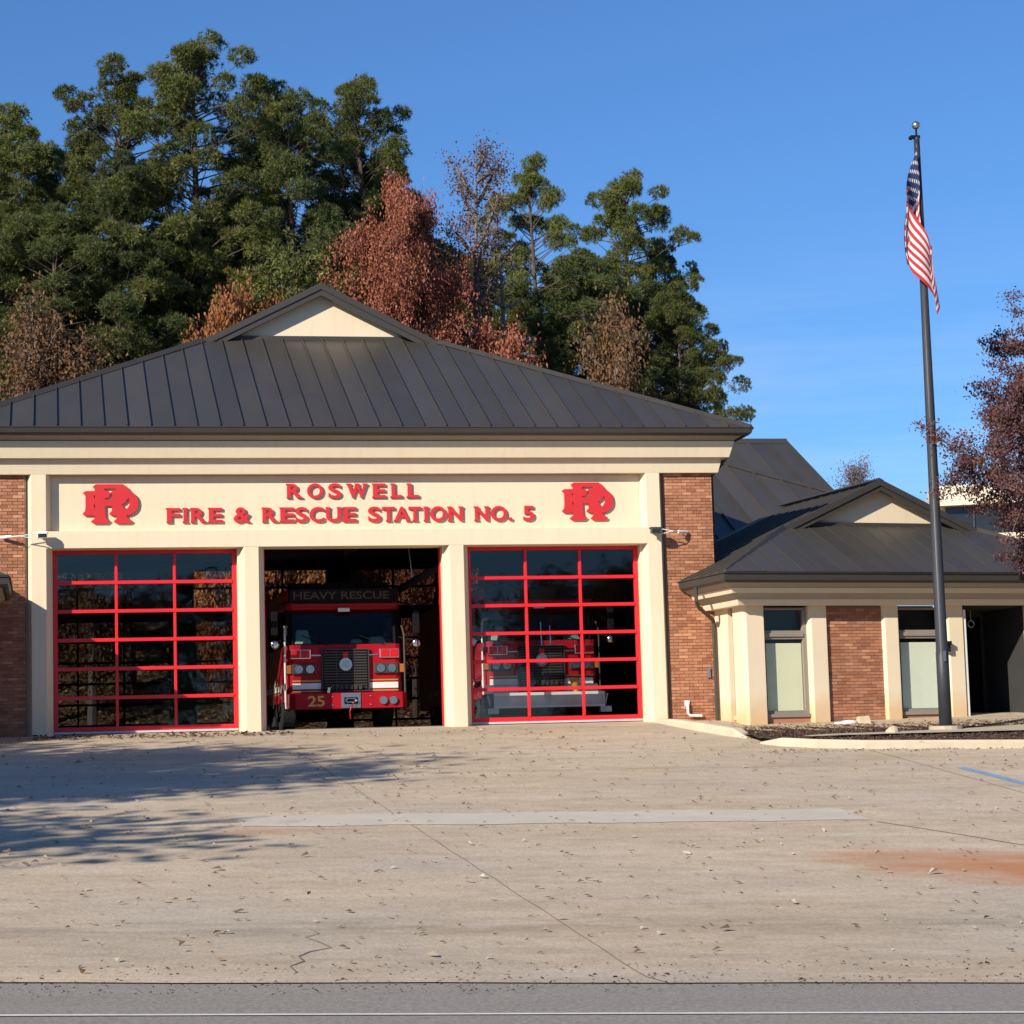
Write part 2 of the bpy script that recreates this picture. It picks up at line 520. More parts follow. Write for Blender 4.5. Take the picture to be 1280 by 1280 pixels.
def inst(me, name, parent=None, loc=(0, 0, 0), rot=(0, 0, 0), scale=(1, 1, 1)):
    o = bpy.data.objects.new(name, me)
    COL.objects.link(o)
    o.parent = parent; o.location = loc; o.rotation_euler = rot; o.scale = scale
    return o
def tag(o, label=None, cat=None, group=None, kind=None):
    for k, v in (('label', label), ('category', cat), ('group', group), ('kind', kind)):
        if v: o[k] = v
    return o
def thing(name, label, cat, loc=(0, 0, 0), rz=0.0, group=None):
    o = bpy.data.objects.new(name, None)
    o.empty_display_size = .3
    COL.objects.link(o)
    o.location = loc; o.rotation_euler = (0, 0, rz)
    return tag(o, label, cat, group)
def kids(o):
    return [c for c in bpy.data.objects if c.parent == o]
def raw_mesh(name, V, F, mats, mi=None, smooth=False):
    """V (n,3) array, F (k,c) array of equal-size faces"""
    me = bpy.data.meshes.new(name)
    n, k, c = len(V), len(F), F.shape[1]
    me.vertices.add(n); me.vertices.foreach_set('co', np.asarray(V, np.float32).ravel())
    me.loops.add(k * c); me.loops.foreach_set('vertex_index', np.asarray(F, np.int32).ravel())
    me.polygons.add(k)
    me.polygons.foreach_set('loop_start', np.arange(0, k * c, c, dtype=np.int32))
    me.polygons.foreach_set('loop_total', np.full(k, c, np.int32))
    for mt in mats: me.materials.append(mt)
    if mi is not None: me.polygons.foreach_set('material_index', mi)
    me.update(calc_edges=True)
    return me

# text -> list of (verts, faces) in glyph units, x to the right, y up
def glyph(ch, extr=.05, off=0.0, bold=0.0):
    cu = bpy.data.curves.new('glyph_tmp', 'FONT')
    cu.body = ch; cu.size = 1; cu.extrude = extr; cu.offset = off
    ob = bpy.data.objects.new('glyph_tmp', cu)
    COL.objects.link(ob)
    bpy.context.view_layer.update()
    me = bpy.data.meshes.new_from_object(ob.evaluated_get(bpy.context.evaluated_depsgraph_get()))
    V = np.array([v.co[:] for v in me.vertices]); F = [tuple(p.vertices) for p in me.polygons]
    bpy.data.objects.remove(ob); bpy.data.curves.remove(cu); bpy.data.meshes.remove(me)
    return V, F

# ------------------------------------------------------------------ terrain heights
def apron_z(x, y):
    yy = max(y, -27.3)
    xs = min(max(x, -40), 45)
    if yy > 0: return 0.0
    return (yy / 27.3) * (2.7 + .035 * (xs + 6.5))
def terrain_z(x, y):
    z = apron_z(x, y)
    if y > 25.5:
        z = min((y - 25.5) * .36, 12.5 + .02 * (y - 60))
        z *= 1 if x < 18 else max(.35, 1 - (x - 18) * .03)
    if y < -58:
        z = z + min(1.5, (-58 - y) * .05)
    return z

# ================================================================== SETTING
def grid_sheet(name, xs, ys, fz, mat, kind='structure'):
    xs = np.asarray(xs, float); ys = np.asarray(ys, float)
    nx, ny = len(xs), len(ys)
    V = np.array([(x, y, fz(x, y)) for y in ys for x in xs])
    F = np.array([(j * nx + i, j * nx + i + 1, (j + 1) * nx + i + 1, (j + 1) * nx + i) for j in range(ny - 1) for i in range(nx - 1)])
    me = raw_mesh(name, V, F, [mat])
    o = inst(me, name)
    o['kind'] = kind
    return o
xs_far = np.unique(np.concatenate([[-900, -500, -250, -140, -90, -60], np.arange(-40, 50, 5), [60, 90, 140, 250, 500, 900]]))
ys_far = np.unique(np.concatenate([[-900, -500, -250, -150, -110, -90, -75, -68, -58, -52, -27.3, -20, -10, -2], np.arange(0, 62, 3), [19, 70, 85, 110, 160, 300, 600, 1200]]))
grid_sheet('ground', xs_far, ys_far, lambda x, y: terrain_z(x, y) - (.05 if y < 17 else 0), M['ground'])
def apron_edge(x):          # the road edge wanders slightly off the facade direction
    return -27.38 - .12 * (x + 6.5) + .03 * math.sin(x * 1.7) + .02 * math.sin(x * 4.3 + 1)
def apron_sheet():
    xs = np.arange(-30, 34.1, 1.0)
    ts = np.linspace(0, 1, 40)
    V = []
    for t in ts:
        for x in xs:
            y = .3 + (apron_edge(x) - .3) * t
            V.append((x, y, apron_z(x, y) - .012))
    n = len(xs)
    F = np.array([(j * n + i, j * n + i + 1, (j + 1) * n + i + 1, (j + 1) * n + i) for j in range(len(ts) - 1) for i in range(n - 1)])
    me = raw_mesh('apron', np.array(V), F[:, ::-1], [M['concrete']])
    o = inst(me, 'driveway_apron'); o['kind'] = 'structure'
apron_sheet()
grid_sheet('road', np.arange(-60, 61, 3.0), [-56, -45, -40, -33, -29, -27.3, -27.25, -23], lambda x, y: apron_z(x, y) - (.02 if y > -27.29 else .024) , M['asphalt'])
def ribbon(name, path, w, mat, off, kind='structure', zf=None):
    """flat strip along path on the apron"""
    zf = zf or apron_z
    b = MB()
    L = []; Rr = []
    P = [Vector((*p, 0)) for p in path]
    ws = w if isinstance(w, (list, tuple)) else [w] * len(P)
    for i, p in enumerate(P):
        t = (P[min(i + 1, len(P) - 1)] - P[max(i - 1, 0)]).normalized()
        nrm = Vector((-t.y, t.x, 0)) * ws[i] / 2
        for q, lst in ((p + nrm, L), (p - nrm, Rr)):
            lst.append((q.x, q.y, zf(q.x, q.y) + off))
    for i in range(len(P) - 1):
        b.poly([L[i], Rr[i], Rr[i + 1], L[i + 1]])
    o = b.build(name, mat)
    if kind: o['kind'] = kind
    return o
def lin(a, b, n, jit=0.0):
    return [(a[0] + (b[0] - a[0]) * i / n + random.uniform(-jit, jit), a[1] + (b[1] - a[1]) * i / n + random.uniform(-jit, jit)) for i in range(n + 1)]
ribbon('lane_line', [(x, -30.25 - .098 * (x + 6.5)) for x in np.arange(-40, 41, 2.0)], .115, M['paint_w'], -.016)
# lighter replaced slab
b = MB()
px_ = np.linspace(-3.65, 5.12, 90)
rows = [[(x, (-14.95 if k == 0 else -16.38) + .04 * math.sin(x * 3) + .12 * k + random.uniform(-.05, .05) * (1 if k == 0 else .5), 0) for x in px_] for k in (0, 1)]
for i in range(89):
    q = [rows[0][i], rows[1][i], rows[1][i + 1], rows[0][i + 1]]
    b.poly([(x, y, apron_z(x, y) - .006) for x, y, z in q])
o = b.build('concrete_patch', M['patch']); o['kind'] = 'structure'
for path, w in ((lin((-1.75, -5.2), (-1.0, -28.2), 30, .012), .014), (lin((8.6, -6.9), (8.85, -22), 18, .015), .014),
                (lin((5.14, -16.45), (6.4, -19.2), 8, .03) + lin((6.5, -19.4), (9.5, -23.5), 6, .03), .035),
                (lin((-30, -9.2), (30, -9.2), 40, .012), .010)):
    ribbon('pavement_joint', path, w, M['crack'], -.007)
ck = [(-3.70, -24.6), (-3.62, -24.95), (-3.78, -25.15), (-3.66, -25.5), (-3.60, -25.75), (-3.82, -25.95), (-3.95, -26.2), (-3.93, -26.45), (-4.08, -26.7), (-4.05, -27.0), (-4.16, -27.35), (-4.2, -27.6)]
ribbon('pavement_crack', ck, [.006, .016, .010, .02, .014, .024, .016, .024, .012, .02, .016, .012], M['crack'], -.007)
ribbon('parking_marking', [(9.12, -9.75), (9.2, -11.0), (9.24, -12.6), (9.28, -14.5)], .19, M['paint_b'], -.006)

# planting bed, kerbs and walk in front of the office wing
kerb_path = [(7.02, -5.2), (7.25, -5.72), (7.8, -6.12), (8.6, -6.42), (10, -6.62), (11.55, -6.82), (16, -7.2), (24, -7.6)]
def bed_z(x, y):
    yk = np.interp(x, [p[0] for p in kerb_path], [p[1] for p in kerb_path])
    t = min(max((y - yk) / (-.9 - yk), 0), 1)
    return (apron_z(x, yk) + .10) * (1 - t) + (-.165) * t
def kerb(name, path, w, h, h1=None):
    """solid kerb with a rounded top edge, following the slope"""
    b = MB()
    P = [Vector((*p, 0)) for p in path]
    prev = None
    for i, p in enumerate(P):
        t = (P[min(i + 1, len(P) - 1)] - P[max(i - 1, 0)]).normalized()
        nr = Vector((-t.y, t.x, 0))
        z = apron_z(p.x, p.y)
        hh = h[i] if isinstance(h, list) else h
        prof = [(-w / 2, -.25), (-w / 2 + .01, hh - .05), (-w / 2 + .045, hh), (w / 2 - .02, hh + .005), (w / 2, hh - .02), (w / 2, -.25)]
        ring = [(p.x + nr.x * -a, p.y + nr.y * -a, z + c) for a, c in prof]
        if prev:
            b.loft(prev, ring, 0, caps=False)
        else:
            b.poly(ring)
        prev = ring
    b.poly(prev[::-1])
    o = b.build(name, M['curb']); o['kind'] = 'structure'
    return o
# orientation: profile's "-w/2" side faces the apron
kerb('kerb', kerb_path[::-1], .17, [.14] * 7 + [.02])
kerb('kerb', [(6.28, -.34), (6.42, -1.3), (6.66, -2.6), (6.95, -3.75), (7.1, -4.15)][::-1], .24, [.01, .15, .15, .12, .05])
b = MB()
k2 = [(-4.15, 7.1), (-3.75, 6.95), (-2.6, 6.66), (-1.3, 6.42), (-.34, 6.3), (1, 6.3)]
bz = lambda x, y: bed_z(x, y) + .02 * math.sin(x * 7 + y * 5)
for i in range(90):
    for j in range(46):
        x0_, y0_ = 6.4 + i * .2, -7.6 + j * .19
        xc_, yc_ = x0_ + .1, y0_ + .095
        if xc_ > 7.05:
            if yc_ < np.interp(xc_, [p[0] for p in kerb_path], [p[1] for p in kerb_path]) + .02: continue
        elif yc_ < -4.0 or xc_ < np.interp(yc_, [p[0] for p in k2], [p[1] for p in k2]): continue
        b.poly([(x, y, bz(x, y)) for x, y in ((x0_, y0_), (x0_ + .2, y0_), (x0_ + .2, y0_ + .19), (x0_, y0_ + .19))])
o = b.build('planting_bed', M['mulch']); o['kind'] = 'structure'
def walk_z(x, y): return bed_z(x, y)
wk = [(7.9, -5.2), (8.6, -4.85), (10.0, -4.6), (11.5, -4.3), (13.0, -3.9), (16, -3.6)]
ribbon('walkway', wk, [.22, .38, .5, .75, 1.3, 2.0], M['walk'], .045, zf=walk_z)

def scatter_leaves(name, n, area, zf, mat, smin, smax, flat=.5, seed=1, avoid=None, power=1.0):
    r = np.random.default_rng(seed)
    V = []; F = []
    for i in range(n):
        x = r.uniform(area[0], area[1]); y = area[2] + (area[3] - area[2]) * r.uniform() ** power
        if avoid and avoid(x, y): continue
        s = r.uniform(smin, smax) * (1 + (r.uniform() < .08) * .6)
        a = r.uniform(0, 6.28)
        e1 = np.array([math.cos(a), math.sin(a), r.normal() * flat * .4]); e2 = np.array([-math.sin(a), math.cos(a), r.normal() * flat * .4])
        cz = zf(x, y) + s * .12
        c = np.array([x, y, cz])
        k = len(V)
        lift = r.uniform(.05, .45) * s
        V += [c - e1 * s * .55, c - e2 * s * .32 + [0, 0, lift], c + e1 * s * .55 + [0, 0, lift * .4], c + e2 * s * .32 + [0, 0, lift * .8]]
        F.append((k, k + 1, k + 2, k + 3))
    me = raw_mesh(name, np.array(V), np.array(F), [mat])
    o = inst(me, name); o['kind'] = 'stuff'
    return o
M['pale_leaf'] = leaf_mat('pale_dead_leaf', [(.40, .32, .21), (.62, .54, .40), (.74, .68, .56)], .1)
lf = lambda x, y: apron_z(x, y) - .008
tag(scatter_leaves('fallen_leaves', 1050, (-14, 15, -27, -.4), lf, M['litter_leaf'], .03, .075, seed=3), 'dry brown and pale fallen leaves strewn over the concrete apron', 'leaves')
tag(scatter_leaves('pale_leaves', 1150, (-10, 12, -26.5, -1), lf, M['pale_leaf'], .035, .10, seed=13), 'pale curled leaves scattered over the concrete apron', 'leaves')
tag(scatter_leaves('road_grit', 1500, (-9, 6, -28.9, -26.6), lambda x, y: apron_z(x, y) - .012, M['mulch_chip'], .012, .04, seed=14), 'grit and leaf crumbs along the edge of the road', 'grit')
tag(scatter_leaves('fallen_leaves', 260, (6.6, 15, -7.05, -6.6), lf, M['litter_leaf'], .03, .06, seed=5), 'dry leaves gathered along the foot of the kerb', 'leaves')
tag(scatter_leaves('leaf_debris', 420, (-6.5, -1.4, -1.5, -.45), lf, M['mulch_chip'], .04, .10, seed=6), 'dark leaf debris drifted in front of the left garage door', 'leaves')
tag(scatter_leaves('mulch_chips', 15000, (7.0, 15.5, -6.6, -.7), lambda x, y: bed_z(x, y) + .01, M['mulch_chip'], .018, .05, .7, seed=4,
    avoid=lambda x, y: y < np.interp(x, [p[0] for p in kerb_path], [p[1] for p in kerb_path]) + .1 or abs(y - np.interp(x, [p[0] for p in wk], [p[1] for p in wk])) < .5 * np.interp(x, [p[0] for p in wk], [.22, .38, .5, .75, 1.3, 2.0])),
    'dark brown bark mulch chips covering the planting bed', 'mulch')
# leaf-litter bank behind the station, seen through the rear glass
tag(scatter_leaves('leaf_litter', 16000, (-8, 16, 24.5, 38), terrain_z, M['litter_leaf'], .10, .22, .9, seed=9), 'deep brown leaf litter on the bank behind the station', 'leaves')

# ================================================================== FIRE STATION
st = thing('fire_station', 'brick and cream stucco fire station with three engine bays and a dark standing-seam hip roof', 'building')
P_ = 4.25; WR = .535
XL = [-1.5 * P_ - WR / 2 + k * P_ for k in range(4)]
XR = [x + WR for x in XL]
ZH, ZC1, ZC2, ZB, ZG = 3.713, 5.216, 5.521, 5.850, 6.085
BX, BY0, BY1 = 7.70, -.10, 16.9
# pillars
for k in range(4):
    b = MB(); x = XL[k]; zt = ZC1 if k in (0, 3) else ZH
    b.prism_z([(x, .36), (x, 0), (x + WR, 0), (x + WR, .36)], -.4, zt)
    b.prism_z([(x + .03, .01), (x + .12, -.22), (x + .415, -.22), (x + .505, .01)], -.4, zt - .001)
    b.build('pillar', M['cream'], st, bevel=.006)
# header beam and sign panel
b = MB(); b.box(XL[0] + .415, XL[3] + .12, -.22, .36, ZH, 4.06)
b.build('header_beam', M['cream'], st, bevel=.008)
b = MB(); b.box(XR[0] - .01, XL[3] + .01, 0.0, .2, 4.06, ZC1)
b.build('sign_panel', M['cream'], st)
# brick side walls of the front (mortar core; bricks laid in front of it)
wall_l = MB().box(-BX, XL[0] + .02, BY0 + .012, .24, -.4, ZC1).build('brick_wall', M['mortar'], st)
wall_r = MB().box(XR[3] - .02, BX, BY0 + .012, .24, -.4, ZC1).build('brick_wall', M['mortar'], st)
b = MB(); b.box(BX - .22, BX, .24, BY1, -.4, ZC1); b.box(-BX, -BX + .22, .24, BY1, -.4, ZC1)
b.build('side_wall', M['mortar'], st)
BRW, BRH, BRD = .193, .0565, .05
PX, PZ = .203, .0667
bm_full = MB().box(0, BRW, 0, BRD, 0, BRH).build('brick', M['brick'])
ME_BRICK = bm_full.data; bpy.data.objects.remove(bm_full)
hb = MB().box(0, BRW * .47, 0, BRD, 0, BRH).build('brick', M['brick'])
ME_HALF = hb.data; bpy.data.objects.remove(hb)
def lay_bricks(parent, x0, x1, z0, z1, y, singles, rot=None, seed=0, stuff_name='brickwork'):
    """running bond; singles(i,row,x,z)->True makes an object, else joined"""
    r = random.Random(seed)
    joined = MB(); cnt = 0
    row = 0; z = z0
    while z + BRH < z1:
        x = x0 + (-(PX / 2) if row % 2 else 0)
        while x < x1 - .02:
            a = max(x, x0 + .002); e = min(x + BRW, x1 - .002)
            if e - a > .03:
                yy = y + r.uniform(-.004, .004)
                if singles(x, z) and (e - a > BRW - .002 or abs(e - a - BRW * .47) < .02):
                    inst(ME_BRICK if e - a > BRW - .002 else ME_HALF, 'brick', parent, (a, yy, z)); cnt += 1
                else:
                    joined.box(a, e, yy, yy + BRD, z, z + BRH)
            x += PX
        z += PZ; row += 1
    if joined.v:
        o = joined.build(stuff_name, M['brick'], parent); o['kind'] = 'stuff'
    return cnt
n1 = lay_bricks(wall_r, XR[3] + .005, BX, -.05, ZC1, BY0, lambda x, z: 1.2 < z < 2.75, seed=1)
lay_bricks(wall_l, -BX, XL[0] - .005, -.05, ZC1, BY0, lambda x, z: False, seed=2)

def ring_profile(b, rect, prof, m=0, close=True):
    """sweep outward/z profile round a rectangle with mitred corners"""
    x0, x1, y0, y1 = rect
    def loop(o, z): return [(x0 - o, y0 - o, z), (x1 + o, y0 - o, z), (x1 + o, y1 + o, z), (x0 - o, y1 + o, z)]
    n = len(prof)
    for i in range(n if close else n - 1):
        b.loft(loop(*prof[i]), loop(*prof[(i + 1) % n]), m, caps=False)
rect = (-BX, BX, BY0, BY1)
b = MB()
ring_profile(b, rect, [(-.05, ZC1), (.12, ZC1), (.175, 5.44), (.175, ZC2 + .02), (-.05, ZC2 + .02)])
b.build('cornice_band', M['cream'], st)
b = MB()
ring_profile(b, rect, [(.10, ZC2), (.32, ZC2), (.42, ZB), (.10, ZB + .01)])
b.build('cornice_band', M['cream'], st)
b = MB()
ring_profile(b, rect, [(.05, ZB + .012), (.40, ZB + .012), (.60, ZG - .11), (.60, ZG - .02), (.05, ZG - .02)])
b.build('soffit', M['soffit'], st)
b = MB()
ring_profile(b, rect, [(.58, ZG - .145), (.67, ZG - .145), (.72, ZG - .10), (.745, ZG - .012), (.765, ZG + .004), (.765, ZG + .018), (.735, ZG + .018), (.70, ZG - .02), (.58, ZG - .02)])
b.build('gutter', M['bronze2'], st)

# main roof : dutch-gable hip, 6 in 12
XE, YE, TAN = 8.41, -.78, .5
YB = BY1 + .68
YG, YW = 4.90, 5.16                     # rake face / gable wall
zr = lambda y: ZG + (y - YE) * TAN
ZRIDGE = ZG + XE * TAN
def roof_deck():
    b = MB()
    hx = XE - (YG - YE)                 # half width where the gablet starts
    b.poly([(-XE, YE, ZG), (XE, YE, ZG), (XE - (YW - YE), YW, zr(YW)), (-XE + (YW - YE), YW, zr(YW))])
    for s in (-1, 1):
        b.poly([(s * XE, YE, ZG), (s * hx, YG, zr(YG)), (0, YG, ZRIDGE), (0, YB - 8.41, ZRIDGE), (s * XE, YB, ZG)])
    b.poly([(-XE, YB, ZG), (XE, YB, ZG), (0, YB - XE, ZRIDGE)])
    return b.build('roof', M['roof'], st, recalc=False)
roof = roof_deck()
# standing-seam pans on the street slope, one object per pan
SE = .464; s0 = -6.936 - 4 * SE
pan_nrm = Vector((0, -TAN, 1)).normalized()
for k in range(37):
    xa, xb = s0 + k * SE, s0 + (k + 1) * SE
    xa, xb = max(xa, -XE + .02), min(xb, XE - .02)
    if xb - xa < .1: continue
    def top(x):
        return min(YW - .02, YE + XE - abs(x) - .02)
    b = MB()
    pts = [(xa, YE)] + [(xb, YE)] + [(xb, top(xb))]
    if xa < -XE + (YW - YE) < xb: pts.append((-XE + (YW - YE), YW - .02))
    if xa < XE - (YW - YE) < xb: pts.append((XE - (YW - YE), YW - .02))
    pts.append((xa, top(xa)))
    off = .022 + random.uniform(-.002, .002)
    b.poly([(x, y - off * TAN * .9, zr(y) + off) for x, y in pts])
    b.poly([(xa, YE - .012, ZG - .01), (xb, YE - .012, ZG - .01), (xb, YE - .01, ZG + off), (xa, YE - .01, ZG + off)])
    # upright rib on the right-hand edge
    if top(xb) > YE + .05:
        w = .018; h = .042
        y0, y1 = YE, top(xb)
        lo = [(xb - w / 2, y0, zr(y0) + off), (xb + w / 2, y0, zr(y0) + off), (xb + w / 2, y0 - h * .45, zr(y0) + off + h), (xb - w / 2, y0 - h * .45, zr(y0) + off + h)]
        hi = [(x, y + (y1 - y0), z + (y1 - y0) * TAN) for x, y, z in lo]
        b.loft(lo, hi)
    b.build('roof_panel', M['roof'], roof)
# hip caps and rake trim
for s in (-1, 1):
    b = MB()
    p0 = Vector((s * (XE + .02), YE - .02, ZG + .03)); p1 = Vector((s * (XE - (YG - YE)), YG, zr(YG) + .06))
    dirv = (p1 - p0); side = Vector((1, s * 1, 0)).normalized() * .11
    up = Vector((0, 0, 1))
    a = [p0 + side * 1 - up * .05, p0 + up * .05, p0 - side - up * .05]
    c = [q + dirv for q in a]
    b.loft(a, c)
    b.build('hip_cap', M['bronze2'], st)
hx = XE - (YG - YE)
gw = hx * (YW - YG + 0) / 1
b = MB()                                # cream gable triangle
hw = XE - (YW - YE)
b.prism_y([(-hw + .1, zr(YW) + .02), (hw - .1, zr(YW) + .02), (0, ZRIDGE - .06)], YW, YW + .1)
b.build('gable_wall', M['cream'], st)
b = MB(); b.box(-hw - .1, hw + .1, YW - .10, YW - .004, zr(YW - .1) - .02, zr(YW) + .068)
b.build('gable_flashing', M['bronze2'], st)
b = MB()
for s in (-1, 1):                       # rake: two stepped boards and soffit
    ex, ez = s * (hx + .28), zr(YG) + .02 - .14
    xx = s * (hx + .55)
    def board(y0, y1, ztop, zbot, endx):
        ze = ZRIDGE - (abs(endx)) * TAN
        pts = [(0, ZRIDGE + ztop), (endx, ze + ztop), (endx, ze + zbot), (0, ZRIDGE + zbot)]
        b.prism_y(pts if s > 0 else pts[::-1], y0, y1)
    board(YG - .04, YG + .05, .05, -.10, xx)
    board(YG - .01, YG + .08, -.10, -.24, xx)
    board(YG + .081, YW - .002, -.04, -.075, s * hw)
b.build('rake_trim', M['bronze2'], st)

# signs -------------------------------------------------------------
SERIF = {'R': [(.13, 0, .15), (.10, 1, .10), (.90, 0, .13)], 'F': [(.14, 0, .16), (.1, 1, .1)], 'E': [(.1, 0, .1), (.1, 1, .1)],
         'I': [(.5, 0, .5), (.5, 1, .5)], 'L': [(.12, 1, .17), (.08, 0, .1)], 'T': [(.5, 0, .22)], 'A': [(.1, 0, .13), (.9, 0, .14)],
         'N': [(.1, 0, .14), (.08, 1, .10), (.88, 1, .15)], 'U': [(.12, 1, .16), (.88, 1, .16)], 'W': [(.1, 1, .13), (.90, 1, .13), (.5, 1, .07)],
         'C': [], 'S': [], 'O': [], '&': [], '5': [], '.': []}
GL = {}
def sign_letter(ch, x0, x1, z0, z1, y, parent, mat, depth=.05, serif=True, name='letter'):
    if ch not in GL: GL[ch] = glyph(ch, .5, .028 if serif else .012)
    V, F = GL[ch]
    mn, mx = V.min(0), V.max(0)
    if ch in 'OSC&5': z0, z1 = z0 - .006, z1 + .006
    if ch == '.': z1 = z0 + (x1 - x0) * .85
    sx = (x1 - x0) / (mx[0] - mn[0]); sz = (z1 - z0) / (mx[1] - mn[1])
    if ch == 'I' and serif:
        b = MB(); c = (x0 + x1) / 2; b.box(c - .033, c + .033, y - depth, y, z0, z1)
    else:
        W = np.stack([x0 + (V[:, 0] - mn[0]) * sx, np.where(V[:, 2] > 0, y - depth, y), z0 + (V[:, 1] - mn[1]) * sz], 1)
        b = MB(); b.add(W.tolist(), F)
    if serif:
        h = .034
        for i, (u, top, hwid) in enumerate(SERIF.get(ch, [])):
            c = x0 + u * (x1 - x0); w = hwid * (x1 - x0)
            w = max(w, .05)
            if top: b.prism_y([(c - w, z1), (c - w * .8, z1 - h), (c + w * .8, z1 - h), (c + w, z1)][::-1], y - depth - .001 * (i + 1), y - .001)
            else: b.prism_y([(c - w, z0), (c + w, z0), (c + w * .8, z0 + h), (c - w * .8, z0 + h)], y - depth - .001 * (i + 1), y - .001)
    return b.build(name, mat, parent)
ROW1 = [('R', -1.359, -1.06), ('O', -0.942, -0.615), ('S', -0.502, -0.24), ('W', -0.117, 0.305), ('E', 0.428, 0.69), ('L', 0.816, 1.035), ('L', 1.155, 1.39)]
ROW2 = [('F', -3.815, -3.55), ('I', -3.503, -3.39), ('R', -3.328, -3.03), ('E', -2.965, -2.69), ('&', -2.459, -2.11), ('R', -1.87, -1.575), ('E', -1.503, -1.22), ('S', -1.192, -0.945), ('C', -0.9, -0.6), ('U', -0.557, -0.25), ('E', -0.193, 0.07), ('S', 0.316, 0.575), ('T', 0.609, 0.872), ('A', 0.858, 1.19), ('T', 1.163, 1.43), ('I', 1.475, 1.585), ('O', 1.622, 1.95), ('N', 2.004, 2.305), ('N', 2.567, 2.85), ('O', 2.906, 3.245), ('.', 3.278, 3.36), ('5', 3.597, 3.83)]
for ch, a, c in ROW1: sign_letter(ch, a, c, 4.73, 5.03, -.012, st, M['letter'], .04)
for ch, a, c in ROW2: sign_letter(ch, a, c, 4.235, 4.54, -.012, st, M['letter'], .04)
EMB_OUT = [(288, 255), (345, 215), (840, 215), (910, 260), (960, 320), (1010, 362), (1070, 410), (1110, 475), (1124, 560), (1110, 640), (1070, 700), (1010, 745), (940, 770), (895, 770), (920, 820), (1005, 872), (965, 912), (715, 912), (668, 882), (715, 835), (725, 795), (700, 770), (620, 770), (585, 742), (635, 690), (637, 600), (505, 600), (512, 790), (545, 840), (590, 865), (540, 912), (295, 912), (250, 880), (312, 830), (330, 770), (130, 770), (100, 742), (145, 690), (155, 600), (155, 430), (140, 395), (105, 368), (160, 335), (325, 335), (325, 300)]
EMB_HOLES = [[(500, 292), (700, 292), (748, 322), (655, 332), (612, 372), (565, 335), (500, 325)], [(602, 385), (642, 380), (642, 490), (505, 490), (505, 465), (562, 458), (592, 420)],
             [(935, 455), (965, 500), (962, 580), (925, 645), (885, 668), (850, 640), (815, 575), (870, 545), (910, 500)], [(298, 412), (330, 412), (330, 472), (312, 472)], [(298, 575), (330, 575), (330, 672), (312, 640)]]
def emblem(x0, x1, z0, z1):
    cu = bpy.data.curves.new('emblem_tmp', 'CURVE'); cu.dimensions = '2D'; cu.fill_mode = 'BOTH'; cu.extrude = .02; cu.bevel_depth = .004
    for lp in [EMB_OUT] + EMB_HOLES:
        sp = cu.splines.new('POLY'); sp.points.add(len(lp) - 1); sp.use_cyclic_u = True
        for p, (u, v) in zip(sp.points, lp):
            p.co = ((u - 612) / 1024 * (x1 - x0), (912 - v) / 697 * (z1 - z0), 0, 1)
    ob = bpy.data.objects.new('emblem_tmp', cu); COL.objects.link(ob)
    bpy.context.view_layer.update()
    me = bpy.data.meshes.new_from_object(ob.evaluated_get(bpy.context.evaluated_depsgraph_get()))
    bpy.data.objects.remove(ob)
    me.transform(Matrix.Rotation(math.pi / 2, 4, 'X'))
    me.materials.clear(); me.materials.append(M['letter'])
    o = inst(me, 'emblem', st, ((x0 + x1) / 2, -.032, z0))
    return o
emblem(-5.50, -4.385, 4.235, 5.03)
emblem(4.435, 5.545, 4.235, 5.03)

# floodlights on the outer pillars
for s, xl, xc in ((1, XL[0] + .34, -7.0), (-1, XL[3] + .24, 6.98)):
    b = MB()
    b.box(xl - .10, xl + .10, -.50, -.36, 3.90, 4.02); b.box(xl - .12, xl + .12, -.46, -.34, 4.0, 4.035)
    b.tube([(xl, -.40, 3.95), (xl, -.30, 3.93), (xl, -.215, 3.93)], .03, 6)
    lamp = b.build('floodlight', M['white'] if s > 0 else M['bronze2'], st, bevel=.01)
    MB().box(xl - .085, xl + .085, -.503, -.5, 3.91, 3.985).build('lens', M['offglass'], lamp)
    b = MB()
    y = -.42
    b.tube([(xc, -.13, 3.94), (xc - s * -.0, -.28, 3.94), (xc + s * .25, y, 3.95), (xl - s * .1, y, 4.0)], .010, 6)
    b.tube([(xc + s * .25, y, 3.95), (xl - s * .1, y, 3.88)], .010, 6)
    b.tube([(xc - s * .12, -.16, 3.95), (xc + s * .10, -.30, 3.95)], .034, 8)
    b.build('floodlight_arm', M['white'], st)

# bay interior ------------------------------------------------------
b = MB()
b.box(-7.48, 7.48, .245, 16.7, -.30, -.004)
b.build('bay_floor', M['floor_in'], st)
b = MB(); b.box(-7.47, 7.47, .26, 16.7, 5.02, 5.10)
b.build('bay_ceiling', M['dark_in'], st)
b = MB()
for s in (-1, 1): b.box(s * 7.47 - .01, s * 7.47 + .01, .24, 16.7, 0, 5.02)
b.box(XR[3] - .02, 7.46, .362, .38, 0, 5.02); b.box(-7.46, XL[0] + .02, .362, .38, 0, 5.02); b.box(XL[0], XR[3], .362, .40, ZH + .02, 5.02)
b.build('bay_wall', M['dark_in'], st)
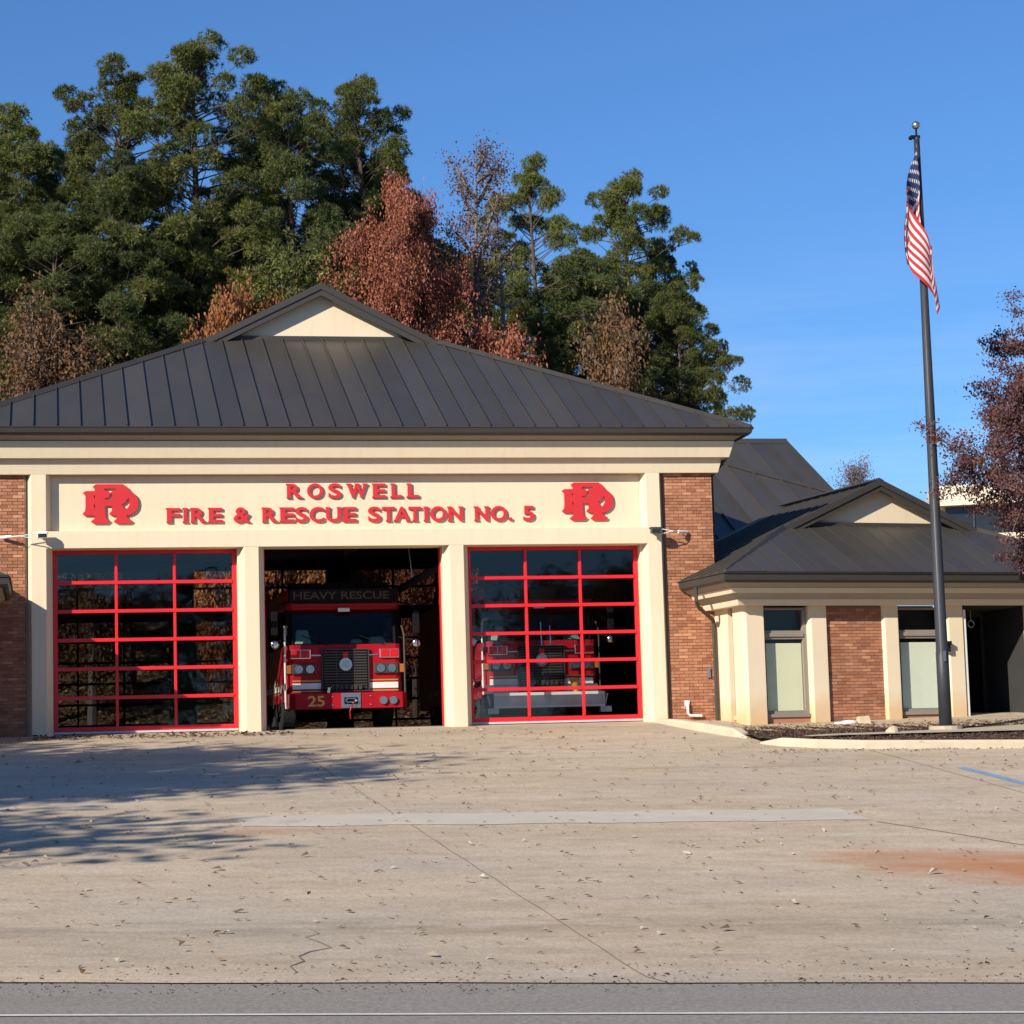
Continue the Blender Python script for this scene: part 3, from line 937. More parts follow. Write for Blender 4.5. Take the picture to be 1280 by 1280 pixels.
# rear wall: piers, beam and lintel, with glazed doors and transoms
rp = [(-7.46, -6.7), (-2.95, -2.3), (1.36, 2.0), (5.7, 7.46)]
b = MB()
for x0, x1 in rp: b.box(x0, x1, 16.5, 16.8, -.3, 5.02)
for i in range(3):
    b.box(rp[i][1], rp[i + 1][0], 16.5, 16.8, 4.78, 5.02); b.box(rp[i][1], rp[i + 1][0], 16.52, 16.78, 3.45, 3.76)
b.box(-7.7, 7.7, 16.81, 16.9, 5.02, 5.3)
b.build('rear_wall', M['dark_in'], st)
for i in range(3):
    x0, x1 = rp[i][1], rp[i + 1][0]
    b = MB()
    b.box(x0, x1, 16.6, 16.66, 4.27, 4.33)
    for j in range(1, 3):
        xx = x0 + (x1 - x0) * j / 3
        b.box(xx - .03, xx + .03, 16.598, 16.662, 3.76, 4.78)
    tr = b.build('rear_transom', M['black'], st)
    MB().box(x0, x1, 16.625, 16.632, 3.76, 4.78).build('transom_pane', M['wglass'] if i == 1 else M['rear_glass'], tr)
    b = MB()
    for j in range(7):
        zz = 3.45 * j / 6 * .985
        b.box(x0, x1, 16.6, 16.66, zz, zz + .06)
    for j in range(4):
        xx = x0 + (x1 - x0 - .05) * j / 3
        b.box(xx, xx + .05, 16.598, 16.662, 0, 3.45)
    rd = b.build('rear_door', M['black'], st)
    MB().box(x0, x1, 16.625, 16.632, 0, 3.45).build('door_pane', M['rear_glass'], rd)
# overhead sectional doors: left and right closed
NR = 6
pane_cache = {}
def garage_door(x0, x1):
    fy0, fy1 = .225, .315
    zt = ZH - .005
    zb = .045
    sw = .092
    b = MB()
    b.box(x0, x0 + sw, fy0, fy1, zb, zt); b.box(x1 - sw, x1, fy0, fy1, zb, zt)
    b.box(x0 + sw, x1 - sw, fy0 + .002, fy1 - .002, zt - .07, zt); b.box(x0 + sw, x1 - sw, fy0 + .002, fy1 - .002, zb, zb + .09)
    g = b.build('garage_door', M['door_red'], st, bevel=.004)
    xi0, xi1 = x0 + sw, x1 - sw
    zz = [zb + .09 + (zt - .07 - zb - .09) * j / NR for j in range(NR + 1)]
    for j in range(1, NR):
        MB().box(xi0, xi1, fy0 - .022, fy1 - .01, zz[j] - .035, zz[j] + .035).build('rail', M['door_red'], g, bevel=.004)
    xm = [xi0 + (xi1 - xi0) * k / 3 for k in range(4)]
    for k in (1, 2):
        MB().box(xm[k] - .028, xm[k] + .028, fy0 - .012, fy1 - .012, zb + .09, zt - .07).build('mullion', M['door_red'], g, bevel=.004)
    for j in range(NR):
        for k in range(3):
            MB().box(xm[k], xm[k + 1], .275 , .281, zz[j], zz[j + 1]).build('window_pane', M['glass'], g)
    MB().box(x0 + .01, x1 - .01, fy0 - .01, fy1 + .01, 0.0, zb - .003).build('bottom_seal', M['seal'], g)
    return g
garage_door(XR[0] + .003, XL[1] - .003)
garage_door(XR[2] + .003, XL[3] - .003)
# open middle bay: red tracks at the jambs and the raised door under the ceiling
b = MB()
b.box(XL[2] - .03, XL[2] - .002, .24, .35, 0, ZH)
b.build('door_frame', M['door_red'], st)
MB().box(XR[1] + .002, XR[1] + .04, .26, .35, 0, ZH).build('door_frame', M['door_red'], st)
b = MB()
for j in range(7): b.box(XR[1] + .1, XL[2] - .1, .8 + j * .6, .86 + j * .6, 4.66, 4.72)
for j in range(4):
    xx = XR[1] + .1 + (XL[2] - XR[1] - .2) * j / 3
    b.box(xx - .04, xx + .04, .8, 4.5, 4.655, 4.715)
rdoor = b.build('raised_door', M['door_red'], st)
MB().box(XR[1] + .1, XL[2] - .1, .8, 4.5, 4.685, 4.689).build('window_pane', M['glass'], rdoor)

# downspouts, drain pipe
b = MB()
b.tube([(XR[3] + .035, -.06, .0), (XR[3] + .035, -.06, ZC1)], .028, 8)
b.build('downspout', M['white'], st)
b = MB()
b.tube([(BX + .55, .1, 5.95), (BX + .42, .12, 5.62), (BX + .30, .12, 5.45), (BX + .06, .12, 5.18), (BX + .06, .12, 3.0)], .05, 8)
b.build('downspout', M['bronze'], st)
b = MB()
b.tube([(6.98, -.10, .33), (6.98, -.17, .33), (6.98, -.17, .12), (7.03, -.17, .07), (7.28, -.17, .06)], .028, 8)
b.box(6.93, 7.03, -.14, -.1, .27, .39)
b.build('drain_pipe', M['white'], st, smooth=False)
b = MB(); b.box(7.44, 7.52, -.135, -.1, .86, 1.06)
b.build('meter_box', M['steel'], st)
# ---------------------------------------------------------------- office wing (turned a few degrees)
W0 = (7.88, -1.50, 0.0); TH = R_(9.0)
def wing(b, name, mat, **kw):
    return b.build(name, mat, st, loc=W0, rz=TH, **kw)
def sweep(b, path, prof, m=0):
    """sweep (outward, z) profile along an open path; outward is to the right of travel"""
    P = [Vector((*p, 0)) for p in path]
    def off(i, o):
        if i == 0: t = (P[1] - P[0]).normalized(); return P[0] + Vector((t.y, -t.x, 0)) * o
        if i == len(P) - 1: t = (P[-1] - P[-2]).normalized(); return P[-1] + Vector((t.y, -t.x, 0)) * o
        t1 = (P[i] - P[i - 1]).normalized(); t2 = (P[i + 1] - P[i]).normalized()
        n1 = Vector((t1.y, -t1.x, 0)); n2 = Vector((t2.y, -t2.x, 0))
        n = (n1 + n2).normalized()
        return P[i] + n * (o / n.dot(n1))
    rings = [[(*off(i, o)[:2], z) for o, z in prof] for i in range(len(P))]
    for a, c in zip(rings[:-1], rings[1:]): b.loft(a, c, m, caps=False)
    b.poly(rings[0][::-1], m); b.poly(rings[-1], m)
    return b
CP = [('a', -.002, .45), ('b', 1.50, 1.93), ('c', 3.24, 3.63), ('d', 4.78, 5.20), ('e', 6.86, 7.24), ('f', 8.55, 9.0)]
for _, x0, x1 in CP:
    b = MB()
    if x0 < 0:
        b.prism_z([(0, .06), (.05, 0), (x1, 0), (x1, .32), (.2, .32), (.2, .55), (0, .55)], -.6, 2.275)
    else:
        b.prism_z([(x0, .3), (x0, .05), (x0 + .05, 0), (x1 - .03, 0), (x1, .05), (x1, .3)], -.6, 2.275)
    wing(b, 'pillar', M['cream_st'], bevel=.006)
b = MB(); b.prism_z([(0, 1.42), (0, .78), (.25, .78), (.25, 1.45), (.03, 1.45)], -.6, 2.275)
wing(b, 'pillar', M['cream_st'])
b = MB(); b.box(5.205, 5.262, .03, .3, -.11, 2.18); wing(b, 'door_jamb', M['white'])
# brick infill panel
bw = wing(MB().box(1.93, 3.24, .082, .3, -.6, 2.275), 'brick_wall', M['mortar'])
n2 = lay_bricks(bw, 1.935, 3.235, -.18, 2.27, .072, lambda x, z: True, seed=5)
bw2 = wing(MB().box(7.24, 8.55, .082, .3, -.6, 2.275), 'brick_wall', M['mortar'])
lay_bricks(bw2, 7.245, 8.545, -.18, 2.27, .072, lambda x, z: False, seed=6)
def window(x0, x1, y, blind, side=False):
    """fixed light with a transom above, roller blind behind the lower pane"""
    b = MB()
    f = .055
    z0, z1, zt0, zt1 = .03, 2.24, 1.58, 1.76
    b.box(x0, x0 + f, y, y + .1, z0, z1); b.box(x1 - f * 1.6, x1, y, y + .1, z0, z1)
    b.box(x0 + f, x1 - f * 1.6, y + .002, y + .1, z1 - .05, z1); b.box(x0 + f, x1 - f * 1.6, y + .002, y + .1, z0, z0 + .06)
    b.box(x0 + f, x1 - f * 1.6, y + .002, y + .1, zt0, zt1); b.box(x0 + f, x1 - f * 1.6, y - .03, y + .001, zt0 + .05, zt1 - .05)
    w = wing(b, 'window', M['winframe'], bevel=.004)
    MB().box(x0 + f, x1 - f * 1.6, y + .05, y + .056, z0 + .06, zt0).build('window_pane', M['wglass'], w)
    MB().box(x0 + f, x1 - f * 1.6, y + .05, y + .056, zt1, z1 - .05).build('window_pane', M['wglass'], w)
    bl = MB()
    n = 44
    for i in range(n):
        za = z0 + .07 + (1.50 - z0 - .07) * i / n; zb_ = za + (1.50 - z0 - .07) / n
        bl.poly([(x0 + .12, y + .075, za), (x1 - .1, y + .075, za), (x1 - .1, y + .0785, zb_), (x0 + .12, y + .0785, zb_)])
    bl.build('blind', blind, w)
    MB().box(x0, x1, y - .06, y + .1, -.04, z0).build('sill', M['winframe'], w, bevel=.004)
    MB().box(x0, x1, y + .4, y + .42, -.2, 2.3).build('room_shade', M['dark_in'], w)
    MB().box(x0, x1, y - .02, y + .1, -.5, -.042).build('sill_wall', M['brick'], w)
    return w
window(.455, 1.495, .14, M['blind1'])
window(3.635, 4.775, .14, M['blind2'])
# narrow side light
b = MB(); b.box(.10, .16, .55, .60, .03, 2.24); b.box(.10, .16, .73, .78, .03, 2.24); b.box(.10, .16, .60, .73, 1.6, 1.76); b.box(.10, .16, .60, .73, .03, .1)
w = wing(b, 'window', M['winframe'])
MB().box(.125, .131, .60, .73, .1, 2.24).build('window_pane', M['wglass'], w)
MB().box(.17, .18, .55, .78, .03, 2.24).build('blind', M['blind2'], w)
MB().box(.06, .2, .55, .78, -.06, .03).build('sill', M['curb'], w)
MB().box(.08, .2, .55, .78, -.6, -.062).build('sill_wall', M['brick'], w)
# entrance recess
b = MB()
b.box(5.14, 5.2, .3, 2.0, -.5, 2.3); b.box(6.84, 6.9, .3, 2.0, -.5, 2.3); b.box(5.2, 6.84, .28, 2.0, 2.26, 2.32)
b.box(5.14, 6.9, 4.2, 4.26, -.5, 2.3); b.box(5.14, 5.2, 2.0, 4.2, -.5, 2.3); b.box(6.84, 6.9, 2.0, 4.2, -.5, 2.3); b.box(5.14, 6.9, 2.0, 4.2, 2.26, 2.32); b.box(5.14, 6.9, 2.0, 4.2, -.16, -.11)
wing(b, 'entrance_lobby', M['dark_in'])
b = MB(); b.box(5.2, 6.84, -.05, 2.0, -.5, -.10); wing(b, 'threshold', M['curb'])
b = MB()
for x0, x1 in ((5.2, 5.27), (5.86, 5.98), (6.77, 6.84)): b.box(x0, x1, 1.9, 1.98, -.1, 2.26)
b.box(5.27, 6.77, 1.902, 1.978, 2.16, 2.26)
b.box(5.27, 5.86, 1.902, 1.978, -.1, -.04); b.box(5.98, 6.77, 1.902, 1.978, -.1, .05)
ed = wing(b, 'entrance_door', M['bronze'])
MB().box(5.27, 6.77, 1.93, 1.937, -.04, 2.16).build('door_pane', M['wglass'], ed)
MB().box(5.29, 5.85, 1.88, 1.90, .0, .33).build('low_panel', M['bark_dark'], ed)  # brown panel low in front of the door glass
b = MB()
for k in range(16):
    a0, a1 = 2 * math.pi * k / 16, 2 * math.pi * (k + 1) / 16
    b.tube([(6.1 + .075 * math.cos(a0), 1.2, 1.95 + .075 * math.sin(a0)), (6.1 + .075 * math.cos(a1), 1.2, 1.95 + .075 * math.sin(a1))], .012, 5)
b.tube([(6.1, 1.2, 2.26), (6.1, 1.2, 2.02)], .01, 5)
wing(b, 'lobby_lamp', M['steel'])
b = MB(); b.box(4.66, 4.8, -.13, -.02, 1.42, 1.50); b.prism_z([(4.68, -.02), (4.68, -.11), (4.78, -.11), (4.78, -.02)], 1.28, 1.42)
b.box(4.71, 4.75, -.06, .18, 1.44, 1.48)
wing(b, 'wall_lantern', M['black'])
wpath = [(0, 1.47), (0, 0), (9.0, 0), (9.0, 4)]
wing(sweep(MB(), wpath, [(-.05, 2.271), (.21, 2.271), (.255, 2.382), (-.05, 2.382)]), 'cornice_band', M['cream'])
wing(sweep(MB(), wpath, [(-.05, 2.384), (.25, 2.384), (.44, 2.492), (-.05, 2.492)]), 'soffit', M['soffit'])
wing(sweep(MB(), wpath, [(-.05, 2.494), (.46, 2.494), (.51, 2.596), (-.05, 2.596)]), 'cornice_band', M['cream'])
wing(sweep(MB(), wpath, [(-.05, 2.598), (.50, 2.598), (.68, 2.70), (-.05, 2.70)]), 'soffit', M['soffit'])
wing(sweep(MB(), wpath, [(.64, 2.69), (.72, 2.69), (.77, 2.74), (.79, 2.87), (.82, 2.875), (.82, 2.89), (.64, 2.89)]), 'gutter', M['bronze2'])
# its roof
EZ = 2.885; ee = -.80; rx = 4.16; gy = 1.50; gwy = 1.76; ssl = .45
hipx = lambda y: ee + (y - ee) * .5 / ssl
fz = lambda y: EZ + (y - ee) * .5
rz_ = EZ + (rx - ee) * ssl
xe2 = 2 * rx - ee
b = MB()
b.poly([(ee, ee, EZ), (xe2, ee, EZ), (2 * rx - hipx(gwy), gwy, fz(gwy)), (hipx(gwy), gwy, fz(gwy))])
sz = lambda x: EZ + (x - ee) * ssl
lp = [(ee, ee), (hipx(gy), gy), (rx, gy), (rx, 6.3), (.82, 6.3), (.05, 1.415), (ee, 1.545)]
b.poly([(x, y, sz(x)) for x, y in lp])
b.poly([(2 * rx - x, y, sz(x)) for x, y in [(ee, ee), (hipx(gy), gy), (rx, gy), (rx, 6.3), (ee, 6.3)]][::-1])
wroof = wing(b, 'roof', M['roof'], recalc=False)
for k in range(22):
    xa = ee + .03 + k * .4508; xb = xa + .4508
    def top(x):
        xm = x if x < rx else 2 * rx - x
        return min(gwy - .02, ee + (xm - ee) * ssl / .5)
    pts = [(xa, ee), (xb, ee), (xb, top(xb)), (xa, top(xa))]
    off = .02 + random.uniform(-.002, .002)
    q = MB(); q.poly([(x, y - off * .45, fz(y) + off) for x, y in pts])
    w_, h_ = .014, .020
    if top(xb) > ee + .05:
        lo = [(xb - w_ / 2, ee, fz(ee) + off), (xb + w_ / 2, ee, fz(ee) + off), (xb + w_ / 2, ee - h_ * .4, fz(ee) + off + h_), (xb - w_ / 2, ee - h_ * .4, fz(ee) + off + h_)]
        dy = top(xb) - ee
        q.loft(lo, [(x, y + dy, z + dy * .5) for x, y, z in lo])
    q.build('roof_panel', M['roof'], wroof)
q = MB()
for k in range(14):                      # ribs of the side slope
    y = -.5 + k * .45
    x1 = min(rx - .1, ee + (5) if y > gy else ee + (y - ee) * .5 / ssl)
    x0 = ee if y < 1.45 else .1 + (y - 1.45) * .16
    if x1 - x0 > .1:
        q.loft([(x0, y, sz(x0)), (x0, y + .022, sz(x0)), (x0, y + .022, sz(x0) + .03), (x0, y, sz(x0) + .03)], [(x1, y, sz(x1)), (x1, y + .022, sz(x1)), (x1, y + .022, sz(x1) + .03), (x1, y, sz(x1) + .03)])
q.build('roof_seam', M['roof'], wroof)
b = MB()
p0 = Vector((ee + .06, ee + .05, EZ + .02)); p1 = Vector((hipx(gy), gy, fz(gy) + .05))
side = Vector((1, -1, 0)).normalized() * .07
for mir in (0, 1):
    a = [p0 + side - Vector((0, 0, .05)), p0 + Vector((0, 0, .05)), p0 - side - Vector((0, 0, .05))]
    c = [v + (p1 - p0) for v in a]
    if mir: a = [Vector((2 * rx - v.x, v.y, v.z)) for v in a]; c = [Vector((2 * rx - v.x, v.y, v.z)) for v in c]
    b = MB(); b.loft(a, c)
    wing(b, 'hip_cap', M['bronze2'])
b = MB()
hwx = rx - hipx(gwy)
b.prism_y([(rx - hwx + .1, fz(gwy) + .01), (rx + hwx - .1, fz(gwy) + .01), (rx, rz_ - .06)], gwy, gwy + .1)
wing(b, 'gable_wall', M['cream'])
b = MB(); b.box(rx - hwx - .05, rx + hwx + .05, gwy - .10, gwy - .004, fz(gwy) - .06, fz(gwy) + .058)
wing(b, 'gable_flashing', M['bronze2'])
b = MB()
hgx = rx - hipx(gy)
for s in (-1, 1):
    def board(y0, y1, zt, zb, hl):
        pts = [(rx, rz_ + zt), (rx + s * hl, rz_ - hl * ssl + zt), (rx + s * hl, rz_ - hl * ssl + zb), (rx, rz_ + zb)]
        b.prism_y(pts if s > 0 else pts[::-1], y0, y1)
    board(gy - .03, gy + .05, .06, -.08, hgx + .45); board(gy - .0, gy + .08, -.08, -.19, hgx + .45); board(gy + .081, gwy - .002, -.03, -.06, hwx)
    pts = None
wing(b, 'rake_trim', M['bronze2'])
b = MB()
b.loft([(rx - .12, gy, rz_ + .03), (rx, gy, rz_ + .09), (rx + .12, gy, rz_ + .03)], [(rx - .12, 6.3, rz_ + .03), (rx, 6.3, rz_ + .09), (rx + .12, 6.3, rz_ + .03)])
wing(b, 'ridge_cap', M['bronze2'])
# downspout at the inner corner
b = MB()
b.tube([(-.72, .75, 2.74), (-.72, .75, 2.42), (-.62, .85, 2.30), (-.12, 1.25, 2.07), (-.08, 1.30, 2.0), (-.08, 1.30, -.5)], .042, 8)
wing(b, 'downspout', M['bronze2'])

# ---------------------------------------------------------------- rear wing roof
RZ, RY, RX = 7.68, 12.0, 13.35
ry0 = 3.3
fr = lambda y: RZ - .5 * (RY - y)
b = MB()
b.poly([(BX + .01, ry0, fr(ry0)), (RX, ry0, fr(ry0)), (RX, RY, RZ), (BX + .01, RY, RZ)])
b.poly([(BX + .01, RY, RZ), (RX, RY, RZ), (RX, 2 * RY - ry0, fr(ry0)), (BX + .01, 2 * RY - ry0, fr(ry0))])
rroof = b.build('roof', M['roof'], st, recalc=False)
for k in range(10):
    xa = BX + .02 + k * .565; xb = min(xa + .565, RX - .01)
    q = MB(); off = .02 + random.uniform(-.002, .002)
    q.poly([(xa, ry0, fr(ry0) + off), (xb, ry0, fr(ry0) + off), (xb, RY, RZ + off), (xa, RY, RZ + off)])
    lo = [(xb - .024, ry0, fr(ry0) + off), (xb - .002, ry0, fr(ry0) + off), (xb - .002, ry0 - .02, fr(ry0) + off + .05), (xb - .024, ry0 - .02, fr(ry0) + off + .05)]
    q.loft(lo, [(x, y + RY - ry0, z + RZ - fr(ry0)) for x, y, z in lo])
    q.build('roof_panel', M['roof'], rroof)
b = MB()
a = Vector((RX + .02, 8.1, fr(8.1) + .05)); c = Vector((BX, 12.4 - 0, 0)); c = Vector((10.2, 11.05, fr(11.05) + .05))
n = Vector((0, -.5, 1)).normalized()
dv = (c - a).normalized(); w_ = dv.cross(n) * .05
b.loft([a + w_, a - w_, a - w_ + n * .05, a + w_ + n * .05], [c + w_, c - w_, c - w_ + n * .05, c + w_ + n * .05])
b.build('roof_strip', M['bronze'], st)  # raised dark strip slanting across the rear roof slope
b = MB()
b.loft([(BX, RY - .16, RZ - .05), (BX, RY, RZ + .10), (BX, RY + .16, RZ - .05)], [(RX + .03, RY - .16, RZ - .05), (RX + .03, RY, RZ + .10), (RX + .03, RY + .16, RZ - .05)])
b.prism_x([(ry0, fr(ry0) - .15), (RY, RZ - .15), (RY, RZ + .05), (ry0, fr(ry0) + .05)], RX, RX + .05)
b.build('ridge_cap', M['bronze'], st)
b = MB(); b.prism_x([(4, -.3), (20, -.3), (20, fr(4) - .1), (RY, RZ - .1), (4, fr(4) - .1)], BX + .02, RX - .4)
b.build('rear_wall', M['brick'], st)

# ---------------------------------------------------------------- west wing (only its eave corner shows at the left edge)
wp = [(-17, -2.5), (-7.7, -2.5), (-7.7, -.105)]
b = MB(); b.box(-17, -7.7, -2.5, -.105, -.6, 2.30); b.build('wing_wall', M['brick'], st)
sweep(MB(), wp, [(-.05, 2.271), (.21, 2.271), (.255, 2.382), (-.05, 2.382)]).build('cornice_band', M['cream'], st)
sweep(MB(), wp, [(-.05, 2.384), (.25, 2.384), (.44, 2.492), (-.05, 2.492)]).build('soffit', M['soffit'], st)
sweep(MB(), wp, [(-.05, 2.494), (.46, 2.494), (.51, 2.596), (-.05, 2.596)]).build('cornice_band', M['cream'], st)
sweep(MB(), wp, [(-.05, 2.598), (.50, 2.598), (.68, 2.70), (-.05, 2.70)]).build('soffit', M['soffit'], st)
sweep(MB(), wp, [(.64, 2.69), (.72, 2.69), (.77, 2.74), (.79, 2.87), (.82, 2.875), (.82, 2.89), (.64, 2.89)]).build('gutter', M['bronze2'], st)
b = MB()
xe_, yf = -6.90, -3.30
b.poly([(-17, yf, 2.9), (xe_, yf, 2.9), (xe_ - 3.19, -.11, 2.9 + 1.595), (-17, -.11, 4.495)])
b.poly([(xe_, yf, 2.9), (xe_, -.11, 2.9), (xe_ - 3.19, -.11, 4.495)])
wr = b.build('roof', M['roof'], st, recalc=False)
b = MB(); b.tube([(-7.45, -.25, 2.70), (-7.45, -.25, 2.35), (-7.6, -.17, 2.1), (-7.6, -.17, -.2)], .045, 8)
b.build('downspout', M['bronze'], st)

# ---------------------------------------------------------------- flagpole and flag
fx, fy = 11.25, -3.8
fz0 = -.42
pole = thing('flagpole', 'tall tapered dark navy flagpole with a ball on top in the planting bed', 'flagpole', (fx, fy, fz0))
b = MB(); b.tube([(0, 0, 0), (0, 0, 1.55), (0, 0, 1.56), (0, 0, 6), (0, 0, 12.05)], [.128, .126, .118, .098, .060], 20)
b.build('shaft', M['pole'], pole, smooth=False).data.polygons.foreach_set('use_smooth', [True] * (20 * 4) + [False] * 2)
MB().ball((0, 0, 12.30), .085).build('finial_ball', M['steel'], pole, smooth=True)
b = MB(); b.tube([(0, 0, 12.05), (0, 0, 12.23)], .022, 8); b.box(-.13, .06, -.05, .05, 12.02, 12.08); b.ball((-.13, 0, 12.03), .045)
b.build('truck_pulley', M['black'], pole)
b = MB(); b.tube([(-.11, -.11, 1.5), (-.085, -.09, 12.0)], .004, 5)
b.build('halyard', M['bronze2'], pole)
b = MB(); b.box(-.02, .02, -.16, -.11, 1.35, 1.55); b.build('cleat', M['steel'], pole)
b = MB(); b.prism_z([(.34 * math.cos(a), .30 * math.sin(a)) for a in np.linspace(0, 2 * math.pi, 17)[:-1]], -.3, .07)
b.build('footing', M['walk'], pole)

def mk_flag():
    t = NT('flag_cloth')
    uv = t.n('ShaderNodeUVMap')
    sep = t.n('ShaderNodeSeparateXYZ'); t.l(uv.outputs[0], sep.inputs[0])
    u, v = sep.outputs[0], sep.outputs[1]
    st_ = t.math('LESS_THAN', t.math('MODULO', t.math('MULTIPLY', v, 13.0), 2.0), 1.0)
    col = t.mix(st_, (.78, .76, .74), (.55, .045, .06))
    cant = t.math('MULTIPLY', t.math('LESS_THAN', u, .4), t.math('LESS_THAN', v, 7 / 13))
    # stars: two interleaved grids of dots
    def dots(nx, ny, ox, oy):
        a = t.math('ADD', t.math('MULTIPLY', u, nx / .4), ox); c = t.math('ADD', t.math('MULTIPLY', v, ny * 13 / 7), oy)
        fa = t.math('MULTIPLY', t.math('SUBTRACT', t.math('FRACT', a), .5), .4 / nx * 1.75); fc = t.math('MULTIPLY', t.math('SUBTRACT', t.math('FRACT', c), .5), 7 / 13 / ny)
        return t.math('LESS_THAN', t.math('ADD', t.math('MULTIPLY', fa, fa), t.math('MULTIPLY', fc, fc)), .00032)
    stars = t.math('MAXIMUM', dots(6, 5, 0, 0), dots(6, 5, .5, .5))
    ccol = t.mix(stars, (.020, .030, .11), (.78, .76, .74))
    col = t.mix(cant, col, ccol)
    t.l(col, t.b.inputs['Base Color'])
    t.b.inputs['Roughness'].default_value = .8
    tl = t.n('ShaderNodeBsdfTranslucent'); t.l(col, tl.inputs[0])
    mx = t.n('ShaderNodeMixShader'); mx.inputs[0].default_value = .3
    t.l(t.b.outputs[0], mx.inputs[1]); t.l(tl.outputs[0], mx.inputs[2]); t.l(mx.outputs[0], t.out.inputs[0])
    return t.m
def flag():
    nu, nv = 70, 40
    H, L = 1.90, 2.90
    V = []; UV = []
    for j in range(nv + 1):
        for i in range(nu + 1):
            u, v = i / nu, j / nv
            # three hanging folds; fabric slides down as it leaves the hoist
            ph = u * 2.35
            k = int(ph); f = ph - k
            fold = f if k % 2 == 0 else 1 - f
            fold = .5 - .5 * math.cos(math.pi * fold)
            wdt = (.20 + .25 * min(1, (u * 1.25 + v * .55)))
            zz = -v * H * (1 - .45 * u) - u * L * .93
            x = -wdt * fold + .10 * u + .16 * max(0, (-zz - 1.9)) * .55
            y = -.10 - .10 * k - .045 * math.sin(u * 19 + v * 2.0) - .05 * u - .03 * math.sin(v * 7 + u * 4)
            x += .018 * math.sin(zz * 5 + u * 8)
            V.append((x - .05, y, zz)); UV.append((u, v))
    F = [(j * (nu + 1) + i, j * (nu + 1) + i + 1, (j + 1) * (nu + 1) + i + 1, (j + 1) * (nu + 1) + i) for j in range(nv) for i in range(nu)]
    me = raw_mesh('flag', np.array(V), np.array(F), [mk_flag()])
    ul = me.uv_layers.new(name='UVMap')
    arr = np.array([UV[vi] for f in F for vi in f], np.float32)
    ul.data.foreach_set('uv', arr.ravel())
    me.polygons.foreach_set('use_smooth', [True] * len(F))
    o = inst(me, 'flag', None, (fx, fy, fz0 + 12.03))
    tag(o, 'red, white and blue striped flag hanging limp from the top of the flagpole', 'flag')
flag()

# small things in the bed
def rock(name, loc, s, mat, label, seed):
    r = random.Random(seed); b = MB(); b.ball((0, 0, 0), 1, 0, 9, 6)
    b.v = [(x * s[0] * r.uniform(.8, 1.15), y * s[1] * r.uniform(.8, 1.15), z * s[2] * r.uniform(.8, 1.15)) for x, y, z in b.v]
    o = b.build(name, mat, None, loc); tag(o, label, 'rock'); return o
rock('rock', (9.85, -4.55, bed_z(9.85, -4.55) + .04), (.13, .10, .12), M['stone'], 'pale rough rock standing on the walkway strip in the planting bed', 3)
b = MB(); b.loft([(-.13, -.10, 0), (.15, -.10, 0), (.15, .10, 0), (-.13, .10, 0)], [(-.11, -.08, .16), (.12, -.08, .17), (.12, .09, .17), (-.11, .09, .16)])
o = b.build('splash_block', M['stone'], None, (10.34, -1.55, bed_z(10.34, -1.55) + .0), bevel=.015)
tag(o, 'yellowish concrete block lying against the brick panel of the wing', 'block')
b = MB(); b.ball((0, 0, 0), 1, 0, 14, 7, (.19, .1, .055)); b.ball((-.2, .02, -.01), 1, 0, 10, 6, (.13, .07, .035))
o = b.build('plastic_bag', M['white'], None, (9.98, -1.72, bed_z(9.98, -1.72) + .05), smooth=True)
tag(o, 'crumpled white plastic bag beside the yellowish block', 'bag')
# ================================================================== FIRE ENGINES
def text_part(txt, x0, x1, z0, z1, y, parent, mat, name='lettering', bold=.012):
    V, F = glyph(txt, .5, bold)
    mn, mx = V.min(0), V.max(0)
    W = np.stack([x0 + (V[:, 0] - mn[0]) / (mx[0] - mn[0]) * (x1 - x0), np.where(V[:, 2] > 0, y - .006, y), z0 + (V[:, 1] - mn[1]) / (mx[1] - mn[1]) * (z1 - z0)], 1)
    b = MB(); b.add(W.tolist(), F)
    return b.build(name, mat, parent)
def wheel(parent, x, y, r=.53, w=.32):
    s = 1 if x > 0 else -1
    b = MB(); n = 28
    prof = [(0, r * .60), (0, r * .93), (.03, r), (w - .03, r), (w, r * .93), (w, r * .60)]
    rings = [[(x - s * o, y + rr * math.cos(2 * math.pi * k / n), r + rr * math.sin(2 * math.pi * k / n)) for k in range(n)] for o, rr in prof]
    for a, c in zip(rings[:-1], rings[1:]): b.loft(a, c, 0, caps=False)
    wh = b.build('wheel', M['rubber'], parent, smooth=False)
    b = MB(); b.disc((x - s * .05, y, r), r * .6, s * -.2, 24, axis='x'); b.disc((x + s * .0, y, r), r * .22, -s * .1, 12, axis='x')
    for k in range(8): b.ball((x - s * .045, y + r * .42 * math.cos(k * math.pi / 4), r + r * .42 * math.sin(k * math.pi / 4)), .025, 0, 6, 4)
    b.build('rim', M['chrome'], wh)
